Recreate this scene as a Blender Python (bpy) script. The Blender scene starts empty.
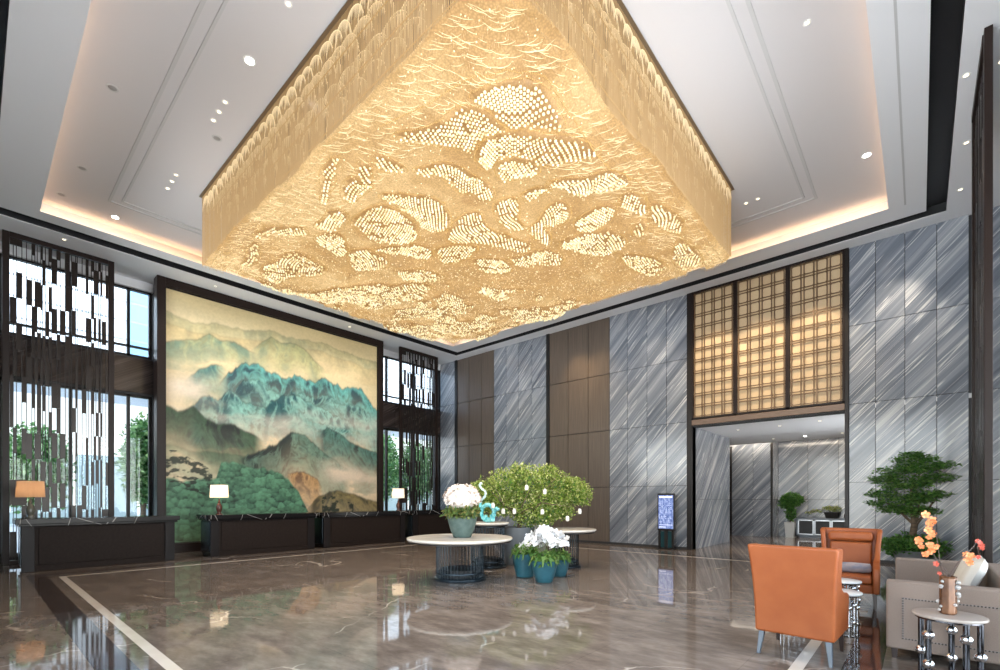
import bpy, bmesh, math, random
import numpy as np
from mathutils import Vector, Matrix
PI = math.pi
scene = bpy.context.scene
col = scene.collection
rnd = random.Random(7)
R = math.radians

# ------------------------------------------------------------------ materials
def mat(name, color=(.5, .5, .5), rough=.5, metal=0., emis=None, estr=0., spec=.5, trans=0., coat=0., noise=None, bump=0., bscale=40.):
    m = bpy.data.materials.new(name); m.use_nodes = True
    nt = m.node_tree; b = nt.nodes['Principled BSDF']
    b.inputs['Base Color'].default_value = (*color, 1)
    b.inputs['Roughness'].default_value = rough
    b.inputs['Metallic'].default_value = metal
    b.inputs['Specular IOR Level'].default_value = spec
    b.inputs['Transmission Weight'].default_value = trans
    b.inputs['Coat Weight'].default_value = coat
    b.inputs['Coat Roughness'].default_value = .08
    if emis:
        b.inputs['Emission Color'].default_value = (*emis, 1)
        b.inputs['Emission Strength'].default_value = estr
    tc = nt.nodes.new('ShaderNodeTexCoord')
    if noise:
        c2, sc, stretch = noise
        mp = nt.nodes.new('ShaderNodeMapping'); mp.inputs['Scale'].default_value = stretch
        n = nt.nodes.new('ShaderNodeTexNoise'); n.inputs['Scale'].default_value = sc; n.inputs['Detail'].default_value = 5
        mx = nt.nodes.new('ShaderNodeMix'); mx.data_type = 'RGBA'
        mx.inputs[6].default_value = (*color, 1); mx.inputs[7].default_value = (*c2, 1)
        nt.links.new(tc.outputs['Object'], mp.inputs[0]); nt.links.new(mp.outputs[0], n.inputs['Vector'])
        r = nt.nodes.new('ShaderNodeMapRange'); r.inputs[1].default_value = .35; r.inputs[2].default_value = .65
        nt.links.new(n.outputs[0], r.inputs[0]); nt.links.new(r.outputs[0], mx.inputs[0])
        nt.links.new(mx.outputs[2], b.inputs['Base Color'])
    if bump:
        n = nt.nodes.new('ShaderNodeTexNoise'); n.inputs['Scale'].default_value = bscale; n.inputs['Detail'].default_value = 3
        bp = nt.nodes.new('ShaderNodeBump'); bp.inputs['Strength'].default_value = bump; bp.inputs['Distance'].default_value = .01
        nt.links.new(tc.outputs['Object'], n.inputs['Vector']); nt.links.new(n.outputs[0], bp.inputs['Height'])
        nt.links.new(bp.outputs[0], b.inputs['Normal'])
    return m

def N(nt, t, **kw):
    n = nt.nodes.new(t)
    for k, v in kw.items():
        if k.startswith('i_'): n.inputs[k[2:].replace('_', ' ')].default_value = v
        else: setattr(n, k, v)
    return n

def ramp(nt, stops):
    r = nt.nodes.new('ShaderNodeValToRGB'); e = r.color_ramp.elements
    e[0].position, e[0].color = stops[0][0], (*stops[0][1], 1)
    e[1].position, e[1].color = stops[-1][0], (*stops[-1][1], 1)
    for p, c in stops[1:-1]:
        x = e.new(p); x.color = (*c, 1)
    return r

def stone_streak(name, angle, stops, su=.075, sv=3.7, rough=.15, axis='x', coatw=0.):
    """stone with parallel diagonal veins; every slab is shifted by its face attribute 'pid'"""
    m = mat(name, rough=rough, coat=coatw); nt = m.node_tree; L = nt.links
    b = nt.nodes['Principled BSDF']
    tc = N(nt, 'ShaderNodeTexCoord'); sx = N(nt, 'ShaderNodeSeparateXYZ'); L.new(tc.outputs['Object'], sx.inputs[0])
    at = N(nt, 'ShaderNodeAttribute', attribute_name='pid')
    hor = sx.outputs['X'] if axis == 'x' else sx.outputs['Y']
    ca, sa = math.cos(angle), math.sin(angle)
    def lin(a, ka, c, kc):
        m1 = N(nt, 'ShaderNodeMath', operation='MULTIPLY'); L.new(a, m1.inputs[0]); m1.inputs[1].default_value = ka
        m2 = N(nt, 'ShaderNodeMath', operation='MULTIPLY_ADD'); L.new(c, m2.inputs[0]); m2.inputs[1].default_value = kc
        L.new(m1.outputs[0], m2.inputs[2]); return m2.outputs[0]
    u = lin(hor, ca * su, sx.outputs['Z'], sa * su)
    v = lin(hor, -sa * sv, sx.outputs['Z'], ca * sv)
    cb = N(nt, 'ShaderNodeCombineXYZ'); L.new(u, cb.inputs[0]); L.new(v, cb.inputs[1])
    pz = N(nt, 'ShaderNodeMath', operation='MULTIPLY'); L.new(at.outputs['Fac'], pz.inputs[0]); pz.inputs[1].default_value = .35
    L.new(pz.outputs[0], cb.inputs[2])
    n1 = N(nt, 'ShaderNodeTexNoise'); n1.inputs['Scale'].default_value = 1.2; n1.inputs['Detail'].default_value = 9; n1.inputs['Roughness'].default_value = .62
    n1.inputs['Distortion'].default_value = .05
    L.new(cb.outputs[0], n1.inputs['Vector'])
    r = ramp(nt, stops); L.new(n1.outputs[0], r.inputs[0])
    # thin pale veins
    n2 = N(nt, 'ShaderNodeTexNoise'); n2.inputs['Scale'].default_value = 2.1; n2.inputs['Detail'].default_value = 3; n2.inputs['Distortion'].default_value = .1
    mp = N(nt, 'ShaderNodeMapping'); mp.inputs['Location'].default_value = (7, 3, 2); L.new(cb.outputs[0], mp.inputs[0]); L.new(mp.outputs[0], n2.inputs['Vector'])
    vr = ramp(nt, [(.485, (0, 0, 0)), (.5, (1, 1, 1)), (.515, (0, 0, 0))]); L.new(n2.outputs[0], vr.inputs[0])
    mx = N(nt, 'ShaderNodeMix', data_type='RGBA'); L.new(vr.outputs[0], mx.inputs[0]); L.new(r.outputs[0], mx.inputs[6])
    mx.inputs[7].default_value = (*stops[-1][1], 1)
    L.new(mx.outputs[2], b.inputs['Base Color'])
    return m

GREY = [(.28, (.085, .097, .122)), (.42, (.15, .168, .20)), (.53, (.21, .23, .265)), (.63, (.33, .345, .37)), (.78, (.58, .58, .58))]
M = {}
M['marble'] = stone_streak('grey_vein_marble', R(47), GREY)
M['marble_y'] = stone_streak('grey_vein_marble_side', R(47), [(p, (c[0] * 1.0, c[1] * .95, c[2] * .9)) for p, c in GREY], axis='y')
M['joint'] = mat('dark_joint', (.02, .02, .022), .6)
M['wood'] = mat('bronze_wood_panel', (.092, .071, .058), .38, noise=((.125, .098, .078), 3., (12, 12, .35)))
M['black'] = mat('black_recess', (.008, .008, .009), .5)
M['blackmetal'] = mat('black_bronze_metal', (.014, .011, .010), .4, spec=.25)
M['brownmetal'] = mat('dark_bronze_frame', (.017, .010, .008), .4, spec=.2)
M['bronze'] = mat('warm_bronze_trim', (.13, .085, .06), .35, metal=.4)
M['plate'] = mat('polished_bronze_plate', (.022, .015, .012), .3, metal=.2, spec=.3)
M['ceil'] = mat('ceiling_paint', (.76, .755, .76), .85)
M['ceil2'] = mat('tray_paint', (.60, .575, .57), .8)
M['groove'] = mat('ceiling_groove', (.52, .51, .50), .8)
M['white'] = mat('white_satin', (.78, .77, .74), .4)
M['cove'] = mat('cove_light_strip', (.9, .7, .5), .5, emis=(1., .62, .32), estr=9.)
M['lens'] = mat('bright_lens', (.9, .9, .9), .3, emis=(1., .96, .9), estr=22.)
M['dimlens'] = mat('warm_lens', (.9, .8, .6), .3, emis=(1., .85, .6), estr=2.2)
M['grill'] = mat('speaker_grey', (.3, .29, .28), .6)

def floor_mat():
    m = mat('polished_brown_marble', (.1, .085, .075), .04, spec=.34); nt = m.node_tree; L = nt.links; b = nt.nodes['Principled BSDF']
    tc = N(nt, 'ShaderNodeTexCoord')
    mp = N(nt, 'ShaderNodeMapping'); mp.inputs['Rotation'].default_value = (0, 0, R(-42)); mp.inputs['Scale'].default_value = (1.1, 2.6, 1)
    L.new(tc.outputs['Object'], mp.inputs[0])
    n = N(nt, 'ShaderNodeTexNoise'); n.inputs['Scale'].default_value = 1.6; n.inputs['Detail'].default_value = 12; n.inputs['Roughness'].default_value = .68
    L.new(mp.outputs[0], n.inputs['Vector'])
    r = ramp(nt, [(.32, (.125, .098, .080)), (.5, (.20, .158, .130)), (.68, (.31, .25, .21))]); L.new(n.outputs[0], r.inputs[0])
    # sparse thin veins
    n2 = N(nt, 'ShaderNodeTexVoronoi', feature='DISTANCE_TO_EDGE'); n2.inputs['Scale'].default_value = .55
    wn = N(nt, 'ShaderNodeTexNoise'); wn.inputs['Scale'].default_value = .9; wn.inputs['Detail'].default_value = 5
    L.new(tc.outputs['Object'], wn.inputs['Vector'])
    ad = N(nt, 'ShaderNodeVectorMath', operation='MULTIPLY_ADD'); ad.inputs[1].default_value = (1.5, 1.5, 0)
    L.new(wn.outputs['Color'], ad.inputs[0]); L.new(tc.outputs['Object'], ad.inputs[2]); L.new(ad.outputs[0], n2.inputs['Vector'])
    vr = ramp(nt, [(0., (1, 1, 1)), (.006, (.6, .6, .6)), (.012, (0, 0, 0))]); L.new(n2.outputs['Distance'], vr.inputs[0])
    n3 = N(nt, 'ShaderNodeTexNoise'); n3.inputs['Scale'].default_value = .8; L.new(tc.outputs['Object'], n3.inputs['Vector'])
    gate = N(nt, 'ShaderNodeMapRange'); gate.inputs[1].default_value = .52; gate.inputs[2].default_value = .62; L.new(n3.outputs[0], gate.inputs[0])
    ml = N(nt, 'ShaderNodeMath', operation='MULTIPLY'); L.new(vr.outputs[0], ml.inputs[0]); L.new(gate.outputs[0], ml.inputs[1])
    mx = N(nt, 'ShaderNodeMix', data_type='RGBA'); L.new(ml.outputs[0], mx.inputs[0]); L.new(r.outputs[0], mx.inputs[6]); mx.inputs[7].default_value = (.62, .54, .46, 1)
    # slab joints every 1.2 m
    br = N(nt, 'ShaderNodeTexBrick'); br.offset = 0; br.inputs['Scale'].default_value = 1.; br.inputs['Brick Width'].default_value = 1.2; br.inputs['Row Height'].default_value = 1.2
    br.inputs['Mortar Size'].default_value = .002; br.inputs['Color1'].default_value = (1, 1, 1, 1); br.inputs['Color2'].default_value = (.82, .83, .84, 1); br.inputs['Mortar'].default_value = (.5, .5, .5, 1)
    L.new(tc.outputs['Object'], br.inputs['Vector'])
    mu = N(nt, 'ShaderNodeMix', data_type='RGBA', blend_type='MULTIPLY'); mu.inputs[0].default_value = .8
    L.new(mx.outputs[2], mu.inputs[6]); L.new(br.outputs[0], mu.inputs[7]); L.new(mu.outputs[2], b.inputs['Base Color'])
    return m
M['floor'] = floor_mat()
M['inlay'] = mat('cream_inlay', (.74, .65, .56), .12, noise=((.80, .72, .63), 4, (1, 1, 1)))
M['darkinlay'] = mat('dark_inlay', (.045, .033, .03), .06, noise=((.07, .05, .045), 3, (1, 1, 1)))
M['leather'] = mat('tan_leather', (.27, .066, .016), .45, spec=.35, noise=((.31, .082, .022), 5, (1, 1, 1)), bump=.12, bscale=220)
M['sofa'] = mat('taupe_fabric', (.20, .152, .125), .9, noise=((.25, .195, .162), 160, (1, 1, 1)), bump=.25, bscale=400)
M['cream'] = mat('cream_fabric', (.72, .69, .64), .9, bump=.15, bscale=300)
M['chrome'] = mat('polished_chrome', (.75, .76, .78), .07, metal=1.)
M['darkchrome'] = mat('black_chrome', (.10, .10, .11), .1, metal=1.)
M['bluesteel'] = mat('blue_grey_steel', (.03, .042, .052), .25, metal=.7)
M['legdark'] = mat('dark_wood_leg', (.03, .018, .015), .3)
M['tabletop'] = mat('pale_stone_top', (.62, .56, .50), .18, noise=((.70, .65, .58), 4, (1, 1, 1)))
M['whitetop'] = mat('white_stone_top', (.80, .78, .75), .15)
M['tealpot'] = mat('teal_glaze', (.015, .075, .10), .35, noise=((.03, .11, .14), 5, (1, 1, 1)))
M['greenpot'] = mat('grey_green_glaze', (.045, .078, .07), .55, noise=((.08, .12, .108), 9, (1, 1, 1)), bump=.3, bscale=60)
M['paleturq'] = mat('pale_turquoise_glaze', (.55, .72, .72), .3)
M['turq'] = mat('turquoise_glaze', (.05, .42, .48), .22, noise=((.30, .72, .74), 14, (1, 1, 1)))
M['greyplanter'] = mat('grey_planter', (.16, .17, .18), .5)
M['soil'] = mat('soil_moss', (.035, .035, .02), .9)
M['bark'] = mat('bark', (.16, .11, .07), .85, noise=((.08, .055, .035), 8, (1, 1, 4)))
def leafmat(name, a, b_, c=None):
    m = mat(name, a, .5); nt = m.node_tree; L = nt.links; b = nt.nodes['Principled BSDF']
    g = N(nt, 'ShaderNodeNewGeometry'); r = ramp(nt, [(0., a), (.6, b_), (1., c or b_)])
    L.new(g.outputs['Random Per Island'], r.inputs[0]); L.new(r.outputs[0], b.inputs['Base Color'])
    tr = N(nt, 'ShaderNodeBsdfTranslucent'); L.new(r.outputs[0], tr.inputs['Color'])
    ms = N(nt, 'ShaderNodeMixShader'); ms.inputs[0].default_value = .35
    out = nt.nodes['Material Output']
    L.new(b.outputs[0], ms.inputs[1]); L.new(tr.outputs[0], ms.inputs[2]); L.new(ms.outputs[0], out.inputs[0])
    return m
M['leaf_y'] = leafmat('yellow_green_leaf', (.13, .22, .03), (.34, .44, .07), (.70, .66, .34))
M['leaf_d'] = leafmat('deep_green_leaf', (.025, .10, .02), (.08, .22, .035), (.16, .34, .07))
M['leaf_m'] = leafmat('mixed_foliage_leaf', (.04, .09, .02), (.14, .22, .05), (.30, .25, .08))
M['leaf_out'] = leafmat('outdoor_leaf', (.03, .10, .03), (.10, .24, .07), (.25, .38, .15))
M['petal_w'] = mat('white_petal', (.78, .78, .79), .5)
M['petal_p'] = mat('blush_petal', (.70, .58, .50), .5, noise=((.78, .70, .64), 30, (1, 1, 1)))
M['petal_o'] = mat('orange_petal', (.72, .19, .05), .5, noise=((.80, .32, .13), 40, (1, 1, 1)))
M['petal_r'] = mat('coral_petal', (.65, .12, .08), .5)
M['stem'] = mat('green_stem', (.09, .14, .04), .6)
M['twig'] = mat('dark_twig', (.09, .06, .05), .7)
M['porcelain'] = mat('white_lantern', (.66, .62, .55), .4)

def dark_marble():
    m = mat('black_marble_white_vein', (.010, .009, .010), .15, spec=.12); nt = m.node_tree; L = nt.links; b = nt.nodes['Principled BSDF']
    tc = N(nt, 'ShaderNodeTexCoord'); mp = N(nt, 'ShaderNodeMapping'); mp.inputs['Rotation'].default_value = (.6, .5, .8); L.new(tc.outputs['Object'], mp.inputs[0])
    n = N(nt, 'ShaderNodeTexVoronoi', feature='DISTANCE_TO_EDGE'); n.inputs['Scale'].default_value = 1.5
    L.new(mp.outputs[0], n.inputs['Vector'])
    r = ramp(nt, [(0., (.55, .54, .52)), (.004, (.3, .29, .28)), (.009, (.012, .011, .012))]); L.new(n.outputs['Distance'], r.inputs[0]); L.new(r.outputs[0], b.inputs['Base Color'])
    return m
M['blackmarble'] = dark_marble()
M['deskwood'] = mat('dark_leather_panel', (.016, .010, .0085), .55, spec=.12, noise=((.022, .015, .012), 20, (1, 1, 1)))
M['deskwood2'] = mat('dark_bronze_pilaster', (.012, .009, .009), .4, spec=.15)

def glass_mat():
    m = bpy.data.materials.new('window_glass'); m.use_nodes = True; nt = m.node_tree; nt.nodes.clear(); L = nt.links
    out = N(nt, 'ShaderNodeOutputMaterial'); t = N(nt, 'ShaderNodeBsdfTransparent'); t.inputs[0].default_value = (.93, .96, .98, 1)
    g = N(nt, 'ShaderNodeBsdfGlossy'); g.inputs['Roughness'].default_value = .02
    fr = N(nt, 'ShaderNodeFresnel'); fr.inputs[0].default_value = 1.35
    mx = N(nt, 'ShaderNodeMixShader'); L.new(fr.outputs[0], mx.inputs[0]); L.new(t.outputs[0], mx.inputs[1]); L.new(g.outputs[0], mx.inputs[2]); L.new(mx.outputs[0], out.inputs[0])
    return m
M['glass'] = glass_mat()

# ------------------------------------------------------------------ mesh builder
class MB:
    def __init__(s): s.v = []; s.f = []; s.pid = []
    def add(s, vs, fs, pid=0.):
        o = len(s.v); s.v += [tuple(p) for p in vs]; s.f += [tuple(i + o for i in f) for f in fs]; s.pid += [pid] * len(fs); return s
    def box(s, x0, x1, y0, y1, z0, z1, pid=0.):
        vs = [(x0, y0, z0), (x1, y0, z0), (x1, y1, z0), (x0, y1, z0), (x0, y0, z1), (x1, y0, z1), (x1, y1, z1), (x0, y1, z1)]
        return s.add(vs, [(0, 3, 2, 1), (4, 5, 6, 7), (0, 1, 5, 4), (1, 2, 6, 5), (2, 3, 7, 6), (3, 0, 4, 7)], pid)
    def taper(s, cx, cy, z0, z1, a, b, dx=0, dy=0):
        """square post, half sizes a (bottom) and b (top), top shifted by dx, dy"""
        vs = [(cx + i * a, cy + j * a, z0) for i, j in ((-1, -1), (1, -1), (1, 1), (-1, 1))] + [(cx + dx + i * b, cy + dy + j * b, z1) for i, j in ((-1, -1), (1, -1), (1, 1), (-1, 1))]
        return s.add(vs, [(0, 3, 2, 1), (4, 5, 6, 7), (0, 1, 5, 4), (1, 2, 6, 5), (2, 3, 7, 6), (3, 0, 4, 7)])
    def tube(s, pts, r, n=8, closed=False):
        pts = [Vector(p) for p in pts]; k = len(pts); rs = r if isinstance(r, (list, tuple)) else [r] * k
        vs = []; prev = None
        for i, p in enumerate(pts):
            if closed: d = pts[(i + 1) % k] - pts[i - 1]
            else: d = pts[min(i + 1, k - 1)] - pts[max(i - 1, 0)]
            d = d.normalized() if d.length > 1e-9 else Vector((0, 0, 1))
            if prev is None: a = d.orthogonal().normalized()
            else:
                a = prev - d * prev.dot(d); a = a.normalized() if a.length > 1e-6 else d.orthogonal().normalized()
            prev = a; b = d.cross(a)
            for j in range(n):
                t = 2 * PI * j / n; vs.append(p + (a * math.cos(t) + b * math.sin(t)) * rs[i])
        fs = []
        for i in range(k if closed else k - 1):
            i2 = (i + 1) % k
            for j in range(n): fs.append((i * n + j, i * n + (j + 1) % n, i2 * n + (j + 1) % n, i2 * n + j))
        if not closed: fs += [tuple(range(n))[::-1], tuple((k - 1) * n + j for j in range(n))]
        return s.add(vs, fs)
    def lathe(s, prof, c=(0, 0, 0), n=32, sx=1., sy=1.):
        vs = []; fs = []; k = len(prof)
        for r_, z in prof:
            for j in range(n):
                t = 2 * PI * j / n; vs.append((c[0] + max(r_, 1e-4) * math.cos(t) * sx, c[1] + max(r_, 1e-4) * math.sin(t) * sy, c[2] + z))
        for i in range(k - 1):
            for j in range(n): fs.append((i * n + j, i * n + (j + 1) % n, (i + 1) * n + (j + 1) % n, (i + 1) * n + j))
        fs += [tuple(range(n))[::-1], tuple((k - 1) * n + j for j in range(n))]
        return s.add(vs, fs)
    def prism(s, poly, x0, x1):
        """polygon in (y, z) pushed along x"""
        k = len(poly); vs = [(x0, y, z) for y, z in poly] + [(x1, y, z) for y, z in poly]
        fs = [tuple(range(k)), tuple(range(2 * k - 1, k - 1, -1))] + [((i + 1) % k, i, k + i, k + (i + 1) % k) for i in range(k)]
        return s.add(vs, fs)
    def ball(s, c, r, n=12, m=8, sc=(1, 1, 1)):
        return s.add(*uv(c, r, n, m, sc))
    def grid(s, rows):
        a = len(rows); b = len(rows[0]); vs = [p for rr in rows for p in rr]
        return s.add(vs, [(i * b + j, i * b + j + 1, (i + 1) * b + j + 1, (i + 1) * b + j) for i in range(a - 1) for j in range(b - 1)])
    def build(s, name, m, parent=None, smooth=None, bevel=0, seg=2, pid=False, sub=0):
        me = bpy.data.meshes.new(name); me.from_pydata(s.v, [], s.f)
        bm = bmesh.new(); bm.from_mesh(me); bmesh.ops.recalc_face_normals(bm, faces=bm.faces); bm.to_mesh(me); bm.free()
        if pid:
            at = me.attributes.new('pid', 'FLOAT', 'FACE'); at.data.foreach_set('value', s.pid)
        me.materials.append(m)
        if smooth is not None:
            me.shade_smooth(); me.set_sharp_from_angle(angle=R(smooth))
        o = bpy.data.objects.new(name, me); col.objects.link(o)
        if parent: o.parent = parent
        if bevel:
            md = o.modifiers.new('bevel', 'BEVEL'); md.width = bevel; md.segments = seg; md.limit_method = 'ANGLE'; md.angle_limit = R(35); md.harden_normals = False
        if sub:
            md = o.modifiers.new('sub', 'SUBSURF'); md.levels = sub; md.render_levels = sub
        return o

def uv(c, r, n=12, m=8, sc=(1, 1, 1)):
    vs = [(c[0], c[1], c[2] - r * sc[2])]
    for i in range(1, m):
        p = -PI / 2 + PI * i / m
        for j in range(n):
            t = 2 * PI * j / n; vs.append((c[0] + r * sc[0] * math.cos(p) * math.cos(t), c[1] + r * sc[1] * math.cos(p) * math.sin(t), c[2] + r * sc[2] * math.sin(p)))
    vs.append((c[0], c[1], c[2] + r * sc[2])); e = len(vs) - 1; fs = []
    for j in range(n): fs.append((0, 1 + (j + 1) % n, 1 + j)); fs.append((e, e - n + j, e - n + (j + 1) % n))
    for i in range(m - 2):
        for j in range(n):
            a = 1 + i * n; fs.append((a + j, a + (j + 1) % n, a + n + (j + 1) % n, a + n + j))
    return vs, fs

def np_mesh(name, V, F, m, parent=None, smooth=False):
    me = bpy.data.meshes.new(name); V = np.asarray(V, np.float32); F = np.asarray(F, np.int32); k = F.shape[1]
    me.vertices.add(len(V)); me.vertices.foreach_set('co', V.ravel())
    me.loops.add(F.size); me.loops.foreach_set('vertex_index', F.ravel())
    me.polygons.add(len(F)); me.polygons.foreach_set('loop_start', np.arange(0, F.size, k, dtype=np.int32))
    me.update(calc_edges=True); me.validate()
    me.materials.append(m)
    if smooth: me.shade_smooth()
    o = bpy.data.objects.new(name, me); col.objects.link(o)
    if parent: o.parent = parent
    return o

def inst(base, pos, scale, rot=None):
    bv, bf = base; bv = np.array(bv, np.float64); bf = np.array(bf); n = len(pos)
    V = np.repeat(bv[None], n, 0)
    if rot is not None: V = np.einsum('nij,nkj->nki', rot, V)
    V = V * np.asarray(scale).reshape(n, 1, -1) + np.asarray(pos)[:, None, :]
    F = bf[None] + (np.arange(n) * len(bv))[:, None, None]
    return V.reshape(-1, 3), F.reshape(-1, bf.shape[1])

def rotmats(n, rs, tilt=PI):
    a = rs.uniform(0, 2 * PI, n); b = rs.uniform(0, tilt, n); c = rs.uniform(0, 2 * PI, n)
    def rz(t):
        m = np.zeros((n, 3, 3)); m[:, 0, 0] = np.cos(t); m[:, 0, 1] = -np.sin(t); m[:, 1, 0] = np.sin(t); m[:, 1, 1] = np.cos(t); m[:, 2, 2] = 1; return m
    mx = np.zeros((n, 3, 3)); mx[:, 0, 0] = 1; mx[:, 1, 1] = np.cos(b); mx[:, 1, 2] = -np.sin(b); mx[:, 2, 1] = np.sin(b); mx[:, 2, 2] = np.cos(b)
    return rz(a) @ mx @ rz(c)
LEAF = ([(0, 0, 0), (.28, .35, .07), (0, 1, 0), (-.28, .35, .07)], [(0, 1, 2), (0, 2, 3)])
OCTA = ([(1, 0, 0), (0, 1, 0), (-1, 0, 0), (0, -1, 0), (0, 0, 1), (0, 0, -1)], [(0, 1, 4), (1, 2, 4), (2, 3, 4), (3, 0, 4), (1, 0, 5), (2, 1, 5), (3, 2, 5), (0, 3, 5)])
def ico_base():
    bm = bmesh.new(); bmesh.ops.create_icosphere(bm, subdivisions=1, radius=1)
    r = ([tuple(v.co) for v in bm.verts], [tuple(v.index for v in f.verts) for f in bm.faces]); bm.free(); return r
ICO = ico_base()

def leaves(name, blobs, n, size, m, parent, seed=1, shell=.55, tilt=PI):
    """blobs: (cx,cy,cz,rx,ry,rz)"""
    rs = np.random.RandomState(seed); w = np.array([b[3] * b[4] * b[5] for b in blobs]) ** (2 / 3.); w /= w.sum()
    idx = rs.choice(len(blobs), n, p=w); B = np.array(blobs)[idx]
    d = rs.normal(size=(n, 3)); d /= np.linalg.norm(d, axis=1)[:, None]
    r = shell + (1 - shell) * rs.rand(n) ** .7
    r *= 1 + .16 * np.sin(d[:, 0] * 9 + seed) * np.cos(d[:, 2] * 8 + seed * 2)
    P = B[:, :3] + d * B[:, 3:] * r[:, None]
    V, F = inst(LEAF, P, size * rs.uniform(.6, 1.3, (n, 1)), rotmats(n, rs, tilt))
    return np_mesh(name, V, F, m, parent)

# ------------------------------------------------------------------ object conventions
def tag(o, label=None, cat=None, group=None, kind=None):
    if label: o['label'] = label
    if cat: o['category'] = cat
    if group: o['group'] = group
    if kind: o['kind'] = kind
    return o
def thing(name, label, cat, loc=(0, 0, 0), rz=0., group=None):
    o = bpy.data.objects.new(name, None); col.objects.link(o); o.empty_display_size = .1
    o.location = loc; o.rotation_euler = (0, 0, rz); return tag(o, label, cat, group)
def struct(o): o['kind'] = 'structure'; return o
def dup(root, loc, rz=0., label=None, group=None):
    r = root.copy(); col.objects.link(r); r.location = loc; r.rotation_euler = (0, 0, rz)
    if label: r['label'] = label
    if group: r['group'] = group
    for ch in list(root.children):
        c = ch.copy(); col.objects.link(c); c.parent = r
        for g in list(ch.children):
            d = g.copy(); col.objects.link(d); d.parent = c
    return r
def lamp(kind, name, loc, energy, color=(1, 1, 1), size=.1, rot=(0, 0, 0), spot=None, blend=.6, sy=None):
    l = bpy.data.lights.new(name, kind); l.energy = energy; l.color = color
    if kind == 'AREA':
        l.size = size
        if sy: l.shape = 'RECTANGLE'; l.size_y = sy
    elif kind == 'SUN': l.angle = size
    else: l.shadow_soft_size = size
    if kind == 'SPOT': l.spot_size = spot; l.spot_blend = blend
    o = bpy.data.objects.new(name, l); col.objects.link(o); o.location = loc; o.rotation_euler = rot; return o
def aim(o, target):
    d = Vector(target) - Vector(o.location); o.rotation_euler = d.to_track_quat('-Z', 'Y').to_euler()
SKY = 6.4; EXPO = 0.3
# ------------------------------------------------------------------ the room
XL, XR, YB, YF = -16.4, 1.5, 14.33, -.6      # left window wall, right wall, back wall, front wall (behind the camera)
ZC, ZT = 7.66, 8.0                           # soffit and tray ceiling
struct(MB().box(XL, 3, YF - .2, 24, -.2, 0).build('floor', M['floor']))
k = 0
def inlay(x0, x1, y0, y1, m, z):
    global k; k += 1
    struct(MB().box(x0, x1, y0, y1, -.05, z).build('trim_%d' % k, m))
# cream line and the dark band outside it, right round the hall
inlay(-12.5, -.77, 1.15, 1.25, M['inlay'], .0006); inlay(-12.5, -.77, 12.5, 12.6, M['inlay'], .0006)
inlay(-12.5, -12.4, 1.25, 12.5, M['inlay'], .0006); inlay(-.87, -.77, 1.25, 12.5, M['inlay'], .0006)
inlay(-13.1, -.25, .73, 1.0, M['darkinlay'], .0004); inlay(-13.1, -.25, 12.78, 13.02, M['darkinlay'], .0004)
inlay(-13.1, -12.86, 1.0, 12.78, M['darkinlay'], .0004); inlay(-.52, -.25, 1.0, 12.78, M['darkinlay'], .0004)

# back wall: marble and bronze panels, joints at 1.92, 3.83, 5.74
ZJ = [0, 1.92, 3.83, 5.74, ZC]
pidc = [0]
def panels_x(xs, y, m, zs=ZJ, depth=.06, g=.006, name='wall_back', cont=False):
    b = MB(); g = .011 if m is M['wood'] else g
    for i in range(len(xs) - 1):
        for j in range(len(zs) - 1):
            pidc[0] += 1
            b.box(xs[i] + g, xs[i + 1] - g, y, y + depth, zs[j] + (g if j else 0), zs[j + 1] - g, pid=(pidc[0] * .37 if not cont else 0))
    return struct(b.build(name, m, pid=True))
BACK = YB + .065
wl = MB(); wl.box(XL - .6, -5.08, BACK, BACK + .25, 0, ZC + .6).box(-1.36, 3, BACK, BACK + .25, 0, ZC + .6).box(-5.08, -1.36, BACK, BACK + .25, 3.66, ZC + .6)
struct(wl.build('wall_back', M['joint']))
panels_x([XL, -15.42], YB, M['marble'])
panels_x([-15.27, -14.54, -13.79, -13.08], YB, M['wood'])
panels_x([-13.08, -12.41, -11.78, -11.11, -10.42], YB, M['marble'])
panels_x([-10.29, -9.47, -8.64, -7.81], YB, M['wood'])
panels_x([-7.81, -7.16, -6.49, -5.86, -5.22], YB, M['marble'])
panels_x([-1.30, -.79, -.26, .28, .79], YB, M['marble'])
panels_x([.84, .98, 1.48], YB, M['marble'])
# dark vertical reveals
for i, (a, b_) in enumerate([(-15.42, -15.27), (-10.42, -10.29)]):
    struct(MB().box(a, b_, YB - .03, YB + .06, 0, ZC).build('trim_%d' % (20 + i), M['black']))
struct(MB().box(-5.22, -5.08, YB - .05, YB + .3, 0, ZC).box(-1.38, -1.30, YB - .05, YB + .3, 0, ZC).build('trim_30', M['blackmetal'], bevel=.006))
struct(MB().box(-5.08, -1.38, YB - .04, YB + .3, 3.70, 3.86).build('trim_31', M['bronze'], bevel=.006))
struct(MB().box(XL, -5.22, YB - .012, YB, 0, .07).box(-1.30, 1.48, YB - .012, YB, 0, .07).build('baseboard_back', M['joint']))

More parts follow.
